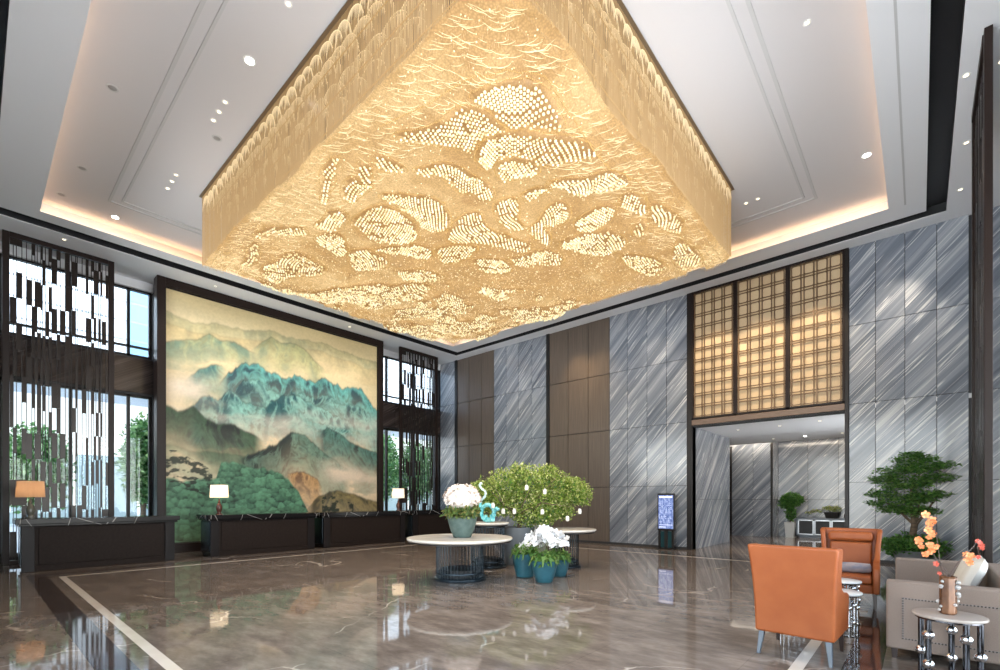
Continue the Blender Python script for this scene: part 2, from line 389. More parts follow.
# left wall: solid centre behind the painting, window bays either side, marble spandrel band
lw = MB()
lw.box(XL - .35, XL + .0, 3.5, 10.6, 0, ZC + .5)
for a, b_ in ((YF, 3.5), (10.6, YB)):
    lw.box(XL - .35, XL - .06, a, b_, 4.45, 5.5); struct(MB().box(XL - .35, XL, a, b_, 7.42, ZC + .1).build('wall_left', M['ceil'])); lw.box(XL - .35, XL, a, b_, 0, .12)
struct(lw.build('wall_left', M['joint']))
sp = MB()
for a, b_, nn in ((YF, 3.5, 3), (10.6, YB, 3)):
    st = (b_ - a) / nn
    for i in range(nn): sp.box(XL - .07, XL, a + i * st + .005, a + (i + 1) * st - .005, 4.5, 5.45, pid=i * .7)
struct(sp.build('wall_left', stone_streak('brown_vein_marble', R(30), [(.3, (.02, .015, .014)), (.5, (.045, .033, .03)), (.7, (.10, .075, .065))], axis='y'), pid=True))
struct(MB().box(XL, XL + .015, YF, 14.3, 0, .1).build('baseboard_left', M['joint']))

def window(n, axis, c, a, b_, z0, z1, mull, mm=.05, trans=None):
    """window_n: frame with its mullions and one pane per bay; axis 'y' = lies in an x=const wall"""
    fr = MB()
    def bx(p0, p1, q0, q1):
        if axis == 'y': fr.box(c - .06, c + .06, p0, p1, q0, q1)
        else: fr.box(p0, p1, c - .06, c + .06, q0, q1)
    bx(a, b_, z0, z0 + .07); bx(a, b_, z1 - .07, z1)
    ed = [a] + mull + [b_]
    for e in ed: bx(e - mm / 2 - .01, e + mm / 2 + .01, z0, z1)
    for t in (trans or []): bx(a, b_, t - .025, t + .025)
    w = struct(fr.build('window_%d' % n, M['blackmetal']))
    for i in range(len(ed) - 1):
        p = MB()
        if axis == 'y': p.box(c - .008, c + .008, ed[i], ed[i + 1], z0 + .03, z1 - .03)
        else: p.box(ed[i], ed[i + 1], c - .008, c + .008, z0 + .03, z1 - .03)
        p.build('pane', M['glass'], w)
W = XL - .15
window(1, 'y', W, YF, 3.45, .12, 4.45, [.5, 1.75, 2.95])
window(2, 'y', W, YF, 3.45, 5.5, 7.44, [.5, 1.75, 2.95], trans=[5.8])
window(3, 'y', W, 10.65, YB, .12, 4.45, [11.5, 12.9])
window(4, 'y', W, 10.65, YB, 5.5, 7.44, [11.5, 12.9], trans=[5.8])
# right wall with its own window bays, and the entrance glazing behind the camera
rw = MB(); rw.box(XR, XR + .3, 9.9, YB, 0, ZC + .5).box(XR, XR + .3, YF, 9.9, 5.2, ZC + .5)
struct(rw.build('wall_right', M['marble_y']))
window(5, 'y', XR + .15, YF, 9.9, 0, 5.2, [1.2, 3., 4.8, 6.6, 8.4])
fw = MB(); fw.box(XL - .4, -14, YF - .3, YF, 0, ZC + .5).box(-8.6, -6.5, YF - .3, YF, 0, ZC + .5).box(-14, -8.6, YF - .3, YF, 5.3, ZC + .5).box(-14, -8.6, YF - .3, YF, 0, 2.6).box(-6.5, XR + .3, YF - .3, YF, 5.3, ZC + .5)
struct(fw.build('wall_front', M['wood']))
window(6, 'x', YF - .15, -14, -8.6, 2.6, 5.3, [-12.2, -10.4])
window(7, 'x', YF - .15, -6.5, XR, 0, 5.3, [-4.5, -2.5, -.5], trans=[2.8])

# ceiling: soffit, black slot, tray with cove, upper plane
def ring(b, o, i, z0, z1):
    (X0, X1, Y0, Y1), (x0, x1, y0, y1) = o, i
    b.box(X0, X1, Y0, y0, z0, z1).box(X0, X1, y1, Y1, z0, z1).box(X0, x0, y0, y1, z0, z1).box(x1, X1, y0, y1, z0, z1); return b
OUT = (XL - .4, 3, YF - .3, YB + .3); SO = (-14.85, .42, .0, 13.87); SI = (-14.47, .1, .33, 13.58); TR = (-14.05, -.5, 1.0, 12.95)
struct(ring(MB(), OUT, SO, ZC, ZC + .012).build('ceiling', M['ceil']))
b = ring(MB(), SI, TR, ZC, ZC + .012)
struct(b.build('ceiling', M['ceil']))
sl = ring(MB(), (SO[0] - .02, SO[1] + .02, SO[2] - .02, SO[3] + .02), (SI[0] + .02, SI[1] - .02, SI[2] + .02, SI[3] - .02), ZC + .2, ZC + .3)
ring(sl, (SO[0] - .02, SO[1] + .02, SO[2] - .02, SO[3] + .02), SO, ZC + .012, ZC + .2); ring(sl, SI, (SI[0] + .02, SI[1] - .02, SI[2] + .02, SI[3] - .02), ZC + .012, ZC + .2)
struct(sl.build('ceiling', M['black']))
struct(ring(MB(), (-14.44, .06, .37, 13.54), (-14.38, -.12, .67, 13.28), ZC + .012, ZT).build('ceiling', M['ceil2']))
struct(MB().box(XL - .4, 3, YF - .3, YB + .3, ZT, ZT + .25).build('ceiling', M['ceil2']))
# stepped moulding lines on the tray
gz = ZT
gr = ring(MB(), (-13.2, -1.65, 2.0, 12.15), (-13.15, -1.70, 2.05, 12.10), gz - .012, gz + .01); ring(gr, (-13.0, -1.85, 2.2, 11.95), (-12.96, -1.89, 2.24, 11.91), gz - .015, gz + .01)
struct(gr.build('trim_40', M['groove']))
struct(MB().box(-.245, -.215, 1, 13.0, ZC - .004, ZC + .01).build('trim_41', M['groove']))
# cove strips lying on the ledge
for i, (x0, x1, y0, y1) in enumerate([(-14.32, -14.26, 1, 12.95), (-.3, -.24, 1, 12.95), (-14.05, -.5, .74, .8), (-14.05, -.5, 13.15, 13.2)]):
    cx, cy = (x0 + x1) / 2, (y0 + y1) / 2
    L_ = max(x1 - x0, y1 - y0)
    o = lamp('AREA', 'cove_strip_lamp', (cx, cy, ZC + .06), 30 * L_ / 12, (1, .62, .33), size=(x1 - x0), sy=(y1 - y0))
    tx = {0: .5, 1: -.5}.get(i, 0); ty = {2: .5, 3: -.5}.get(i, 0)
    o.rotation_euler = (PI, 0, 0)
    if i < 2: o.rotation_euler = (0, R(180 + (35 if i == 1 else -35)), 0)
    else: o.rotation_euler = (R(180 + (35 if i == 2 else -35)) , 0, 0)

# ------------------------------------------------------------------ passage beyond the lattice
def panels_y(ys, x, m, zs, depth=.06, g=.006, name='wall_left', flip=1):
    b = MB()
    for i in range(len(ys) - 1):
        for j in range(len(zs) - 1):
            pidc[0] += 1
            b.box(min(x, x - depth * flip), max(x, x - depth * flip), ys[i] + g, ys[i + 1] - g, zs[j] + (g if j else 0), zs[j + 1] - g, pid=pidc[0] * .37)
    return struct(b.build(name, m, pid=True))
ZP = [0, 1.5, 3.97]
struct(MB().box(-5.42, -5.14, YB + .31, 18.05, 0, 3.69).build('wall_left', M['joint']))
panels_y([YB + .32, 16.1, 18.05], -5.08, M['marble_y'], [0, 1.5, 3.69])
struct(MB().box(-8, -4.45, 21.37, 21.6, 0, 3.9).box(-4.6, 2, 22.37, 22.6, 0, 3.9).build('wall_back', M['joint']))
panels_x([-8, -7, -6, -5.1, -4.45], 21.3, M['marble'], ZP)
panels_y([21.3, 22.37], -4.39, M['marble_y'], ZP, name='wall_left', flip=1)
panels_x([-4.39, -3.35, -2.35, -1.35, -.3, .9], 22.3, M['marble'], ZP)
struct(MB().box(.9, 1.1, YB + .3, 15, 0, 3.9).box(.9, 1.1, 21.9, 22.4, 0, 3.9).box(-8.2, -8, 14.6, 21.6, 0, 3.9).build('wall_right', M['wood']))
vc = MB(); vc.box(-8.2, 1.1, YB + .05, 18.1, 3.70, 3.8).box(-8.2, 1.1, 18.3, 20.75, 3.72, 3.85).box(-8.2, 1.1, 18.1, 18.3, 3.8, 3.95).box(-8.2, 1.1, 20.7, 22.6, 3.98, 4.1)
struct(vc.build('ceiling', M['ceil']))
struct(MB().box(-8.2, -5.4, YB + .31, YB + .4, 0, 3.9).box(-8.2,1.1,20.7,20.75,3.72,4.0).build('wall_front', M['ceil']))
struct(MB().box(.9, 1.1, 18, 21.9, 0, 3.9).build('wall_right', M['wood']))
window(8, 'y', 1.0, 15, 18, 0, 3.7, [16.5])  # unseen window, added so daylight reaches the passage ceiling
struct(MB().box(-5.96, -5.9, 21.24, 21.3, 0, 3.72).box(-4.46, -4.38, 21.26, 21.32, 0, 3.97).build('trim_32', M['blackmetal']))
o = lamp('AREA', 'passage_cove_lamp', (-3.6, 20.95, 3.85), 70, (1, .86, .68), size=8, sy=.08); aim(o, (-3.6, 21.6, 2.6))

# ------------------------------------------------------------------ downlights
def make_downlight(label, group, lens, r=.055, zz=ZT):
    t = thing('recessed_downlight', label, 'downlight', (0, 0, 0), 0, group)
    MB().lathe([(r, -.004), (r + .02, -.006), (r + .022, 0), (r, .0)], n=20).build('trim_ring', M['groove'] if lens is M['grill'] else M['white'], t, 40)
    MB().lathe([(r, -.003), (r * .5, -.012), (.001, -.014)], n=16).build('lens', lens, t, 40)
    return t
def put_all(proto_label, group, lens, r, spots):
    first = None
    for (x, y, z), lab in spots:
        if first is None:
            first = make_downlight(lab, group, lens, r); first.location = (x, y, z)
        else: dup(first, (x, y, z), 0, lab, group)
put_all('', 'bright round spotlights in the tray ceiling', M['lens'], .065, [
    ((-7.42, 2.76, ZT), 'bright white round spotlight beside the left edge of the chandelier'),
    ((-.75, 11.26, ZT), 'bright white spotlight in the far right corner of the tray ceiling'),
    ((-13.84, 2.23, ZT), 'bright spotlight in the glowing left corner of the tray ceiling')])
put_all('', 'small warm pin spots in the tray ceiling', M['dimlens'], .03, [
    ((-8.49, 2.78, ZT), 'small warm pin spot, nearest of the upper trio left of the chandelier'),
    ((-8.78, 2.78, ZT), 'small warm pin spot, middle of the upper trio left of the chandelier'),
    ((-9.05, 2.78, ZT), 'small warm pin spot, farthest of the upper trio left of the chandelier'),
    ((-11.13, 2.75, ZT), 'small warm pin spot, nearest of the lower trio left of the chandelier'),
    ((-11.42, 2.75, ZT), 'small warm pin spot, middle of the lower trio left of the chandelier'),
    ((-11.75, 2.75, ZT), 'small warm pin spot, farthest of the lower trio left of the chandelier'),
    ((-6.19, 2.78, ZT), 'small warm pin spot at the top edge of the picture, left of the chandelier'),
    ((-1.15, 7.59, ZT), 'small warm pin spot at the top right of the tray ceiling'),
    ((-2.62, 11.33, ZT), 'small warm pin spot, right one of the pair behind the right chandelier corner'),
    ((-2.85, 11.33, ZT), 'small warm pin spot, left one of the pair behind the right chandelier corner')])
put_all('', 'small speaker grilles in the tray ceiling', M['grill'], .06, [
    ((-9.45, 2.96, ZT), 'dark round ceiling grille just below the upper trio of pin spots'),
    ((-9.53, 1.5, ZT), 'grey oval ceiling grille high in the left part of the tray'),
    ((-12.28, 1.47, ZT), 'grey ceiling grille low in the left part of the tray'),
    ((-13.67, 1.3, ZT), 'small grille in the left glowing corner of the tray')])
put_all('', 'small spotlights in the flat soffit', M['dimlens'], .035, [
    ((-15.2, 4.72, ZC), 'tiny soffit spotlight over the left part of the mountain painting'),
    ((-15.2, 9.01, ZC), 'tiny soffit spotlight over the right part of the mountain painting'),
    ((-15.15, 1.49, ZC), 'tiny soffit spotlight over the leftmost slatted screen'),
    ((.5, 9.62, ZC), 'small soffit spotlight at upper right, nearest of three by the dark slot'),
    ((.6, 11.44, ZC), 'small soffit spotlight at upper right, middle of three by the dark slot'),
    ((.6, 13.09, ZC), 'small soffit spotlight at upper right, farthest of three by the dark slot'),
    ((.86, 9.65, ZC), 'small soffit spotlight right of the edge-on dark screen')])
put_all('', 'downlights of the passage', M['lens'], .05, [
    ((-3.0, 19.42, 3.72), 'bright downlight in the passage ceiling above the indoor tree')])
put_all('', 'dim downlights of the passage', M['dimlens'], .04, [
    ((-4.0, 19.5, 3.72), 'dim downlight at the left end of the far passage ceiling row'),
    ((-1.94, 19.36, 3.72), 'dim downlight at the right end of the far passage ceiling row'),
    ((-4.28, 16.09, 3.70), 'dim downlight at the left of the near passage ceiling row'),
    ((-3.12, 16.05, 3.70), 'dim downlight in the middle of the near passage ceiling row'),
    ((-2.09, 15.79, 3.70), 'dim downlight at the right of the near passage ceiling row')])
# real spots that belong to those fittings
def spot(loc, tgt, e, c=(1, .86, .68), ang=60, blend=.9, size=.04):
    o = lamp('SPOT', 'spot_lamp', loc, e, c, size=size, spot=R(ang), blend=blend); aim(o, tgt); return o
for x in (-9.0,): spot((x, 13.3, 7.6), (x, 14.33, 4.6), 240, (1, .72, .42), 62)
spot((-8.2, 13.3, 7.6), (-8.2, 14.33, 4.6), 160, (1, .72, .42), 60)
spot((-.45, 13.3, 7.6), (-.35, 14.33, 5.2), 260, (1, .85, .66), 52)
spot((-6.2, 13.3, 7.6), (-6.1, 14.33, 5.0), 150, (1, .85, .66), 55)
spot((-12.2, 13.3, 7.6), (-12, 14.33, 5.0), 90, (1, .9, .8), 55)
for x in (-4.4, -3.2, -2.0): spot((x, 12.6, 7.6), (x, 14.33, 4.8), 330, (1, .80, .55), 50, .5)
for y in (4.3, 5.6, 7., 8.4, 9.7): spot((-14.2, y, 7.6), (-15.7, y, 4.2), 150, (1, .94, .86), 85, 1)
for x, y in ((-3.0, 19.42), (-4.0, 19.5), (-1.94, 19.36)): spot((x, y, 3.68), (x, y + 1.2, 0), 42, (1, .80, .62), 110)
for x, y in ((-4.28, 16.09), (-3.12, 16.05), (-2.09, 15.79)): spot((x, y, 3.62), (x - .2, y, 0), 45, (1, .80, .62), 120)
# ------------------------------------------------------------------ golden lattice above the passage
M['gold_fabric'] = mat('gold_fabric', (.52, .37, .215), .6, noise=((.58, .43, .26), 60, (1, 1, 1)))
M['gold_metal'] = mat('bronze_lattice', (.155, .09, .045), .38, metal=.35)
def lattice(x0, x1, label):
    z0, z1 = 3.88, ZC; w = x1 - x0
    t = thing('lattice_panel', label, 'lattice', (x0, YB, z0), 0, 'golden lattice panels above the passage')
    h = z1 - z0
    MB().box(.02, w - .02, .03, .06, 0, h).build('fabric_backing', M['gold_fabric'], t)
    fr = MB().box(0, .05, -.05, .03, 0, h).box(w - .05, w, -.05, .03, 0, h).box(0, w, -.05, .03, 0, .05).box(0, w, -.05, .03, h - .05, h)
    fr.build('frame', M['brownmetal'], t, bevel=.004)
    nx, nz = 4, 11; cw = (w - .1) / nx; ch = (h - .1) / nz; b = MB(); q = .055
    for i in range(nx + 1):   # paired bars, squares between the pairs, small notches in the corners
        X_ = .05 + cw * i
        for d in (-.034, .034):
            if 0 < X_ + d - .05 < w - .1: b.box(X_ + d - .013, X_ + d + .013, -.02, .005, 0, h)
    for j in range(nz + 1):
        Z_ = .05 + ch * j
        for d in (-.034, .034):
            if 0 < Z_ + d - .05 < h - .1: b.box(.05, w - .05, -.018, .003, Z_ + d - .012, Z_ + d + .012)
    for i in range(nx):
        for j in range(nz):
            for sx_ in (0, 1):
                for sz_ in (0, 1):
                    X_ = .05 + cw * (i + sx_) + (.052 if sx_ == 0 else -.052); Z_ = .05 + ch * (j + sz_) + (.052 if sz_ == 0 else -.052)
                    b.box(X_ - .011, X_ + .011, -.016, 0, Z_ - .011, Z_ + .011)
    b.build('lattice_bars', M['gold_metal'], t)
lattice(-5.08, -3.88, 'left panel of the golden lattice above the passage, beside the marble')
lattice(-3.88, -2.6, 'middle panel of the golden lattice above the passage')
lattice(-2.6, -1.38, 'right panel of the golden lattice above the passage, tallest in view')

# ------------------------------------------------------------------ slatted metal screens
def make_screen():
    Wd, H = 2.0, ZC - .02
    t = thing('slatted_screen', 'tall dark slatted metal screen at the far left behind the first reception desk', 'screen', (-15.6, .49, 0), R(90), 'floor to ceiling slatted screens')
    MB().box(0, .12, -.04, .04, 0, H).box(Wd - .12, Wd, -.04, .04, 0, H).box(.12, Wd - .12, -.05, .05, H - .12, H).box(.12, Wd - .12, -.05, .05, 0, .1).build('frame', M['brownmetal'], t, bevel=.006)
    r = random.Random(12); xs = [.12]
    while xs[-1] < Wd - .2: xs.append(xs[-1] + r.choice([.03, .04, .05, .06, .075, .09]))
    xs = [x for x in xs if x < Wd - .15] + [Wd - .12]
    bars = MB()
    for x in xs[1:-1]: bars.box(x - .007, x + .007, -.012, .012, .1, H - .12)
    bars.build('vertical_bars', M['blackmetal'], t)
    cells = []; prev = [False] * 13; off = 0
    for i in range(len(xs) - 1):
        if i % 4 == 0: off = r.choice([0, .06, -.05, .12, -.1])
        wd = xs[i + 1] - xs[i]
        zz = .1 + off; below = False; cur = []
        for j in range(13):
            z0 = zz + j * .6; z1 = z0 + .6
            p = .62 if wd < .055 else .46
            if j >= 12: p = .7 if wd < .06 else .15
            if prev[j] and r.random() < .55: p *= .3          # seldom two plates side by side
            if below: p *= .22                                  # or one above the other
            below = r.random() < p; cur.append(below)
            if below and max(z0, .1) < min(z1, H - .12): cells.append((xs[i] + .003, xs[i + 1] - .003, max(z0, .1) + .002, min(z1, H - .12) - .002))
        prev = cur
    cells.sort(key=lambda c: -(c[1] - c[0]) * (c[3] - c[2]))
    for c in cells[:100]: MB().box(c[0], c[1], -.015, .015, c[2], c[3]).build('metal_plate', M['plate'], t)
    pl = MB()
    for c in cells[100:]: pl.box(c[0], c[1], -.015, .015, c[2], c[3])
    if pl.v: tag(pl.build('narrow_plates', M['plate'], t), kind='stuff')
    return t
scr = make_screen()
dup(scr, (-15.6, 11.46, 0), R(90), 'slatted metal screen right of the mountain painting, in the far corner')
dup(scr, (.665, 8.78, 0), R(90), 'dark slatted screen seen edge-on at the right side of the hall')
# ------------------------------------------------------------------ value noise helpers (numpy)
def vnoise(x, y, seed=0):
    xi = np.floor(x).astype(np.int64); yi = np.floor(y).astype(np.int64); fx = x - xi; fy = y - yi
    fx = fx * fx * (3 - 2 * fx); fy = fy * fy * (3 - 2 * fy)
    def h(a, b):
        n = (a * 374761393 + b * 668265263 + seed * 1442695041) & 0xffffffff
        n = ((n ^ (n >> 13)) * 1274126177) & 0xffffffff
        return ((n ^ (n >> 16)) & 0xffff) / 65535.
    return (h(xi, yi) * (1 - fx) + h(xi + 1, yi) * fx) * (1 - fy) + (h(xi, yi + 1) * (1 - fx) + h(xi + 1, yi + 1) * fx) * fy
def fbm(x, y, o=5, seed=0, g=.5):
    s = 0; a = 1; t = 0
    for i in range(o): s = s + a * vnoise(x * 2 ** i, y * 2 ** i, seed + i * 17); t += a; a *= g
    return s / t
def ridged(x, y, o=4, seed=0):
    s = 0; a = 1; t = 0
    for i in range(o): s = s + a * (1 - np.abs(2 * vnoise(x * 2 ** i, y * 2 ** i, seed + i * 31) - 1)); t += a; a *= .55
    return s / t

# ------------------------------------------------------------------ the landscape painting
L1 = [(3.6,6.75),(3.81,6.72),(4.2,6.64),(4.6,6.66),(4.89,6.77),(5.26,6.74),(5.98,6.83),(6.53,6.97),(6.97,6.9),(7.58,6.95),(8.23,7.03),(8.83,6.9),(9.37,6.9),(9.84,6.8),(10.48,6.81)]
L2 = [(3.6,5.91),(4.08,6.06),(4.42,6.18),(4.71,6.39),(5.01,6.3),(5.39,6.32),(5.84,6.16),(6.11,6.11)]
L3 = [(5.84,6.19),(6.11,6.43),(6.49,6.75),(6.82,6.64),(7.27,6.76),(7.58,6.64),(7.98,6.35),(8.39,6.08)]
L4 = [(4.03,4.87),(4.42,5.27),(4.77,5.5),(5.04,5.53),(5.23,5.4)]
L5 = [(4.89,4.99),(5.39,5.46),(5.64,5.69),(6.11,5.83),(6.39,5.67),(6.82,5.5),(7.27,5.66),(7.66,5.58),(7.98,5.56),(8.35,5.79),(8.74,5.63),(9.27,5.56),(9.74,5.68),(10.13,5.32),(10.45,4.98)]
L6 = [(4.03,3.97),(4.48,4.46),(4.71,4.63),(4.95,4.57),(5.26,4.86),(5.51,4.66),(5.84,4.53),(6.25,4.49),(6.67,4.77),(6.97,5.0),(7.42,4.97),(8.06,4.76),(8.74,4.53),(9.46,4.3)]
L8 = [(3.6,4.14),(3.92,4.03),(4.31,4.18),(4.6,3.89),(4.95,3.74),(5.32,3.81),(5.84,3.59),(6.32,3.36)]
L9 = [(5.45,2.72),(6.18,3.09),(6.67,3.35),(7.19,3.78),(7.58,3.74),(7.9,3.5),(8.39,3.11),(8.91,2.82),(9.37,2.51)]
L10 = [(7.98,3.78),(8.44,4.07),(8.91,3.88),(9.55,3.53),(10.48,3.3)]
FO = [(3.6,2.11),(4.03,2.12),(4.89,2.22),(5.04,2.7),(5.51,2.69),(6.04,2.51),(6.53,2.5),(7.04,2.26),(7.42,1.82),(7.74,1.13),(7.9,0.58)]
CL = [(6.97,2.37),(7.58,2.44),(8.06,2.22),(8.27,1.87)]
L11 = [(7.58,1.06),(8.14,1.64),(8.74,1.84),(9.37,1.73),(10.03,1.52),(10.48,1.43)]
PI_ = [(3.6,2.83),(3.98,2.85),(4.2,2.65),(4.54,2.5),(4.8,2.28)]
P2 = [(8.23,1.52),(8.56,1.64),(8.91,1.56),(9.46,1.27)]
def paint_landscape(Y, Z):
    def s2l(c): return np.array([(v / 255.) ** 2.2 for v in c])
    C = np.zeros(Y.shape + (3,))
    t = np.clip((Z - .3) / 7.1, 0, 1)[..., None]
    n = fbm(Y * .5, Z * 2.2, 5, 3)[..., None]
    C[:] = s2l((232, 212, 184)) * (1 - t) + s2l((210, 192, 148)) * t
    band = np.exp(-((Z - 6.95 + .05 * Y) / .3) ** 2)[..., None]
    C = C * (1 - .45 * band) + s2l((238, 222, 184)) * .45 * band
    C *= .86 + .28 * n
    def mix(C, a, col): a = np.clip(a, 0, 1)[..., None]; return C * (1 - a) + col * a
    def layer(C, pts, col, dark, light, fade, sharp=.05, seed=1, strength=.6, sc=1.6, ends=.35, rough=.06, base=1.):
        xs = [p[0] for p in pts]; zs = [p[1] for p in pts]
        top = np.interp(Y, xs, zs) + (ridged(Y * 3, Y * 0 + seed, 4, seed) - .6) * rough * 1.6
        dpt = top - Z
        a = 1 / (1 + np.exp(-np.clip(dpt / (sharp * .35), -30, 30)))
        wob = fbm(Y * 1.3, Z * 2.5, 4, seed + 5)
        a = a * np.clip(1 - (dpt / fade) * (.4 + 1.0 * wob), 0, 1) ** .5 * base
        if ends: a = a * np.clip((Y - xs[0]) / ends + (xs[0] < 3.7) * 2, 0, 1) * np.clip((xs[-1] - Y) / ends + (xs[-1] > 10.4) * 2, 0, 1)
        # strokes running down the slopes
        sl = np.interp(Y + .12, xs, zs) - np.interp(Y - .12, xs, zs)
        warp = fbm(Y * 1.1, Z * 1.1, 3, seed + 9)
        u = (Y + sl * 1.2 * dpt + warp * .8) * sc * 1.5; v = (dpt + warp * .6) * sc * .8
        s = ridged(u, v, 4, seed + 2)
        face = np.clip(.42 - sl * 2.4 + (s - .58) * 3.2 + (fbm(Y * 4, Z * 4, 3, seed + 8) - .5) * .9, 0, 1)[..., None]
        cc = s2l(dark) * (1 - face) + s2l(light) * face
        m = np.clip((s - .74) * 5, 0, 1)[..., None]
        cc = cc * (1 - strength * .75 * m) * (.75 + .5 * fbm(Y * 9, Z * 9, 2, seed + 4)[..., None])
        cc = cc * .85 + s2l(col) * .15
        edge = np.exp(-(dpt / .035) ** 2)[..., None]
        cc = cc * (1 - .55 * edge * base)
        return mix(C, a, cc)
    C = layer(C, L1, (160, 160, 125), (140, 145, 115), (190, 180, 135), .7, seed=11, strength=.25, base=.75)
    C = layer(C, [(q[0], q[1] - .3) for q in L1], (190, 165, 120), (175, 150, 110), (210, 185, 135), .6, seed=12, strength=.2, base=.5)
    C = layer(C, L3, (135, 150, 118), (110, 132, 110), (175, 172, 125), 1.0, seed=21, strength=.5, base=.9)
    C = layer(C, L2, (125, 148, 125), (95, 130, 115), (165, 170, 130), .75, seed=22, strength=.5, base=.9)
    C = layer(C, L4, (70, 135, 130), (50, 110, 112), (125, 170, 150), .8, seed=31, strength=.7, sc=2.2)
    C = layer(C, L5, (48, 125, 130), (12, 62, 76), (112, 180, 172), 1.9, seed=32, strength=.9, sc=2.0, rough=.14)
    C = layer(C, [(q[0], q[1] - .55 - .1 * math.sin(q[0] * 4)) for q in L5], (52, 122, 126), (15, 66, 78), (150, 196, 182), 1.3, seed=35, strength=.9, sc=2.4, rough=.2, base=.85)
    C = layer(C, L6, (62, 130, 132), (22, 78, 86), (150, 196, 182), 1.35, seed=33, strength=.9, sc=2.3, rough=.16)
    mist = np.clip(fbm(Y * .9, Z * 2.0, 5, 44) * 2.2 - .75, 0, 1) * np.exp(-((Z - (3.95 + .05 * (Y - 7))) / .55) ** 2)
    C = mix(C, mist * .75, s2l((230, 214, 196)))
    mist = np.clip(fbm(Y * 1.2, Z * 2.4, 5, 48) * 2.2 - .7, 0, 1) * np.exp(-((Z - (4.6 + .1 * (5 - Y))) / .4) ** 2) * np.clip((5.6 - Y) / 1.2, 0, 1)
    C = mix(C, mist, s2l((226, 210, 190)))
    C = layer(C, L10, (50, 88, 86), (22, 48, 52), (95, 136, 124), 1.5, seed=41, strength=.8, sc=2.4)
    C = layer(C, [(3.6, 3.1), (4.2, 2.9), (5., 2.9), (6.2, 2.8)], (100, 135, 118), (70, 105, 95), (160, 178, 150), 1.0, seed=46, strength=.6, sc=2, base=.8)
    C = layer(C, L8, (38, 60, 50), (17, 31, 28), (72, 100, 74), 1.5, seed=42, strength=.8, sc=2.2)
    C = layer(C, L9, (46, 76, 72), (16, 38, 40), (118, 148, 130), 1.7, seed=43, strength=.9, sc=2.6, rough=.1)
    mist = np.clip(fbm(Y * 1.0 + Z * .6, Z * 2.0 - Y * .4, 5, 54) * 2.3 - .65, 0, 1) * np.exp(-((Z - (2.55 - .28 * (Y - 8.6))) / .5) ** 2) * np.clip((Y - 7.9) / .8, 0, 1)
    C = mix(C, mist, s2l((226, 208, 186)))
    mist = np.clip(fbm(Y * 1.4, Z * 2.0, 4, 57) * 2.4 - .6, 0, 1) * np.exp(-((Z - (2.65 - .55 * (Y - 4.2))) / .28) ** 2) * np.clip((5.3 - Y) / .6, 0, 1)
    C = mix(C, mist, s2l((220, 200, 165)))
    C = layer(C, CL, (168, 128, 88), (120, 88, 62), (200, 160, 112), 1.1, seed=51, strength=.6, sc=3, ends=.2)
    # forest of round crowns
    topf = np.interp(Y, [q[0] for q in FO], [q[1] for q in FO], right=-1) + (fbm(Y * 4, Y * 0, 3, 61) - .5) * .2
    a = np.clip((topf - Z) / .08, 0, 1)
    fx = Y * 5.2; fz = Z * 6.4; gx = np.floor(fx); gz_ = np.floor(fz); best = np.full(Y.shape, 9.); bid = np.zeros(Y.shape)
    for i in (-1, 0, 1):
        for j in (-1, 0, 1):
            jx = vnoise(gx + i + .0, gz_ + j + .0, 71); jz = vnoise(gx + i, gz_ + j, 77)
            d = (fx - gx - i - jx) ** 2 + (fz - gz_ - j - jz) ** 2; c_ = d < best
            best = np.where(c_, d, best); bid = np.where(c_, vnoise(gx + i, gz_ + j, 79) + .5 * (fz - gz_ - j - jz), bid)
    leaf = np.clip(.35 + .5 * bid + .5 * (fbm(Y * 16, Z * 16, 2, 83) - .5) - .35 * best, 0, 1)[..., None]
    fc = s2l((28, 58, 48)) * (1 - leaf) + s2l((112, 164, 132)) * leaf
    warmth = np.clip((1.3 - Z) * .8, 0, 1)[..., None] * .35
    fc = fc * (1 - warmth) + s2l((120, 112, 62)) * warmth
    C = mix(C, a, fc)
    C = layer(C, L11, (112, 104, 74), (66, 64, 50), (150, 135, 92), 1.2, seed=62, strength=.8, sc=3)
    for P_, th, sd in ((PI_, .85, 63), (P2, .55, 64)):   # dark pines
        tp = np.interp(Y, [q[0] for q in P_], [q[1] for q in P_], left=-1, right=-1)
        d = tp - Z; w = (d > -.05) & (d < th)
        bl = np.clip((fbm(Y * 6, Z * 9, 3, sd) - .47) * 9, 0, 1) * w
        C = mix(C, bl * .92, s2l((34, 48, 38)) * (.7 + .6 * fbm(Y * 20, Z * 20, 2, 5)[..., None]))
    C = C ** 1.16
    C *= (.92 + .16 * fbm(Y * 22, Z * 22, 2, 90))[..., None]
    return np.clip(C, 0, 1)

pt = thing('landscape_painting', 'giant mountain landscape painting in teal and cream behind the reception desks', 'painting', (-15.75, 7.0, 0))
PY0, PY1, PZ0, PZ1 = 3.62, 10.48, .26, 7.42
ny, nz = 330, 340
yy, zz = np.meshgrid(np.linspace(PY0, PY1, ny), np.linspace(PZ0, PZ1, nz))
colr = paint_landscape(yy, zz)
V = np.stack([np.full(yy.shape, .05), yy - 7.0, zz], -1).reshape(-1, 3)
ii = (np.arange(nz - 1)[:, None] * ny + np.arange(ny - 1)[None]).ravel()
Fq = np.stack([ii, ii + 1, ii + ny + 1, ii + ny], -1)
cm = mat('painted_canvas', rough=.55); nt = cm.node_tree
ca = N(nt, 'ShaderNodeAttribute', attribute_name='paint'); nt.links.new(ca.outputs['Color'], nt.nodes['Principled BSDF'].inputs['Base Color'])
cv = np_mesh('canvas', V, Fq, cm, pt)
at = cv.data.attributes.new('paint', 'FLOAT_COLOR', 'POINT')
at.data.foreach_set('color', np.concatenate([colr.reshape(-1, 3), np.ones((ny * nz, 1))], 1).astype(np.float32).ravel())
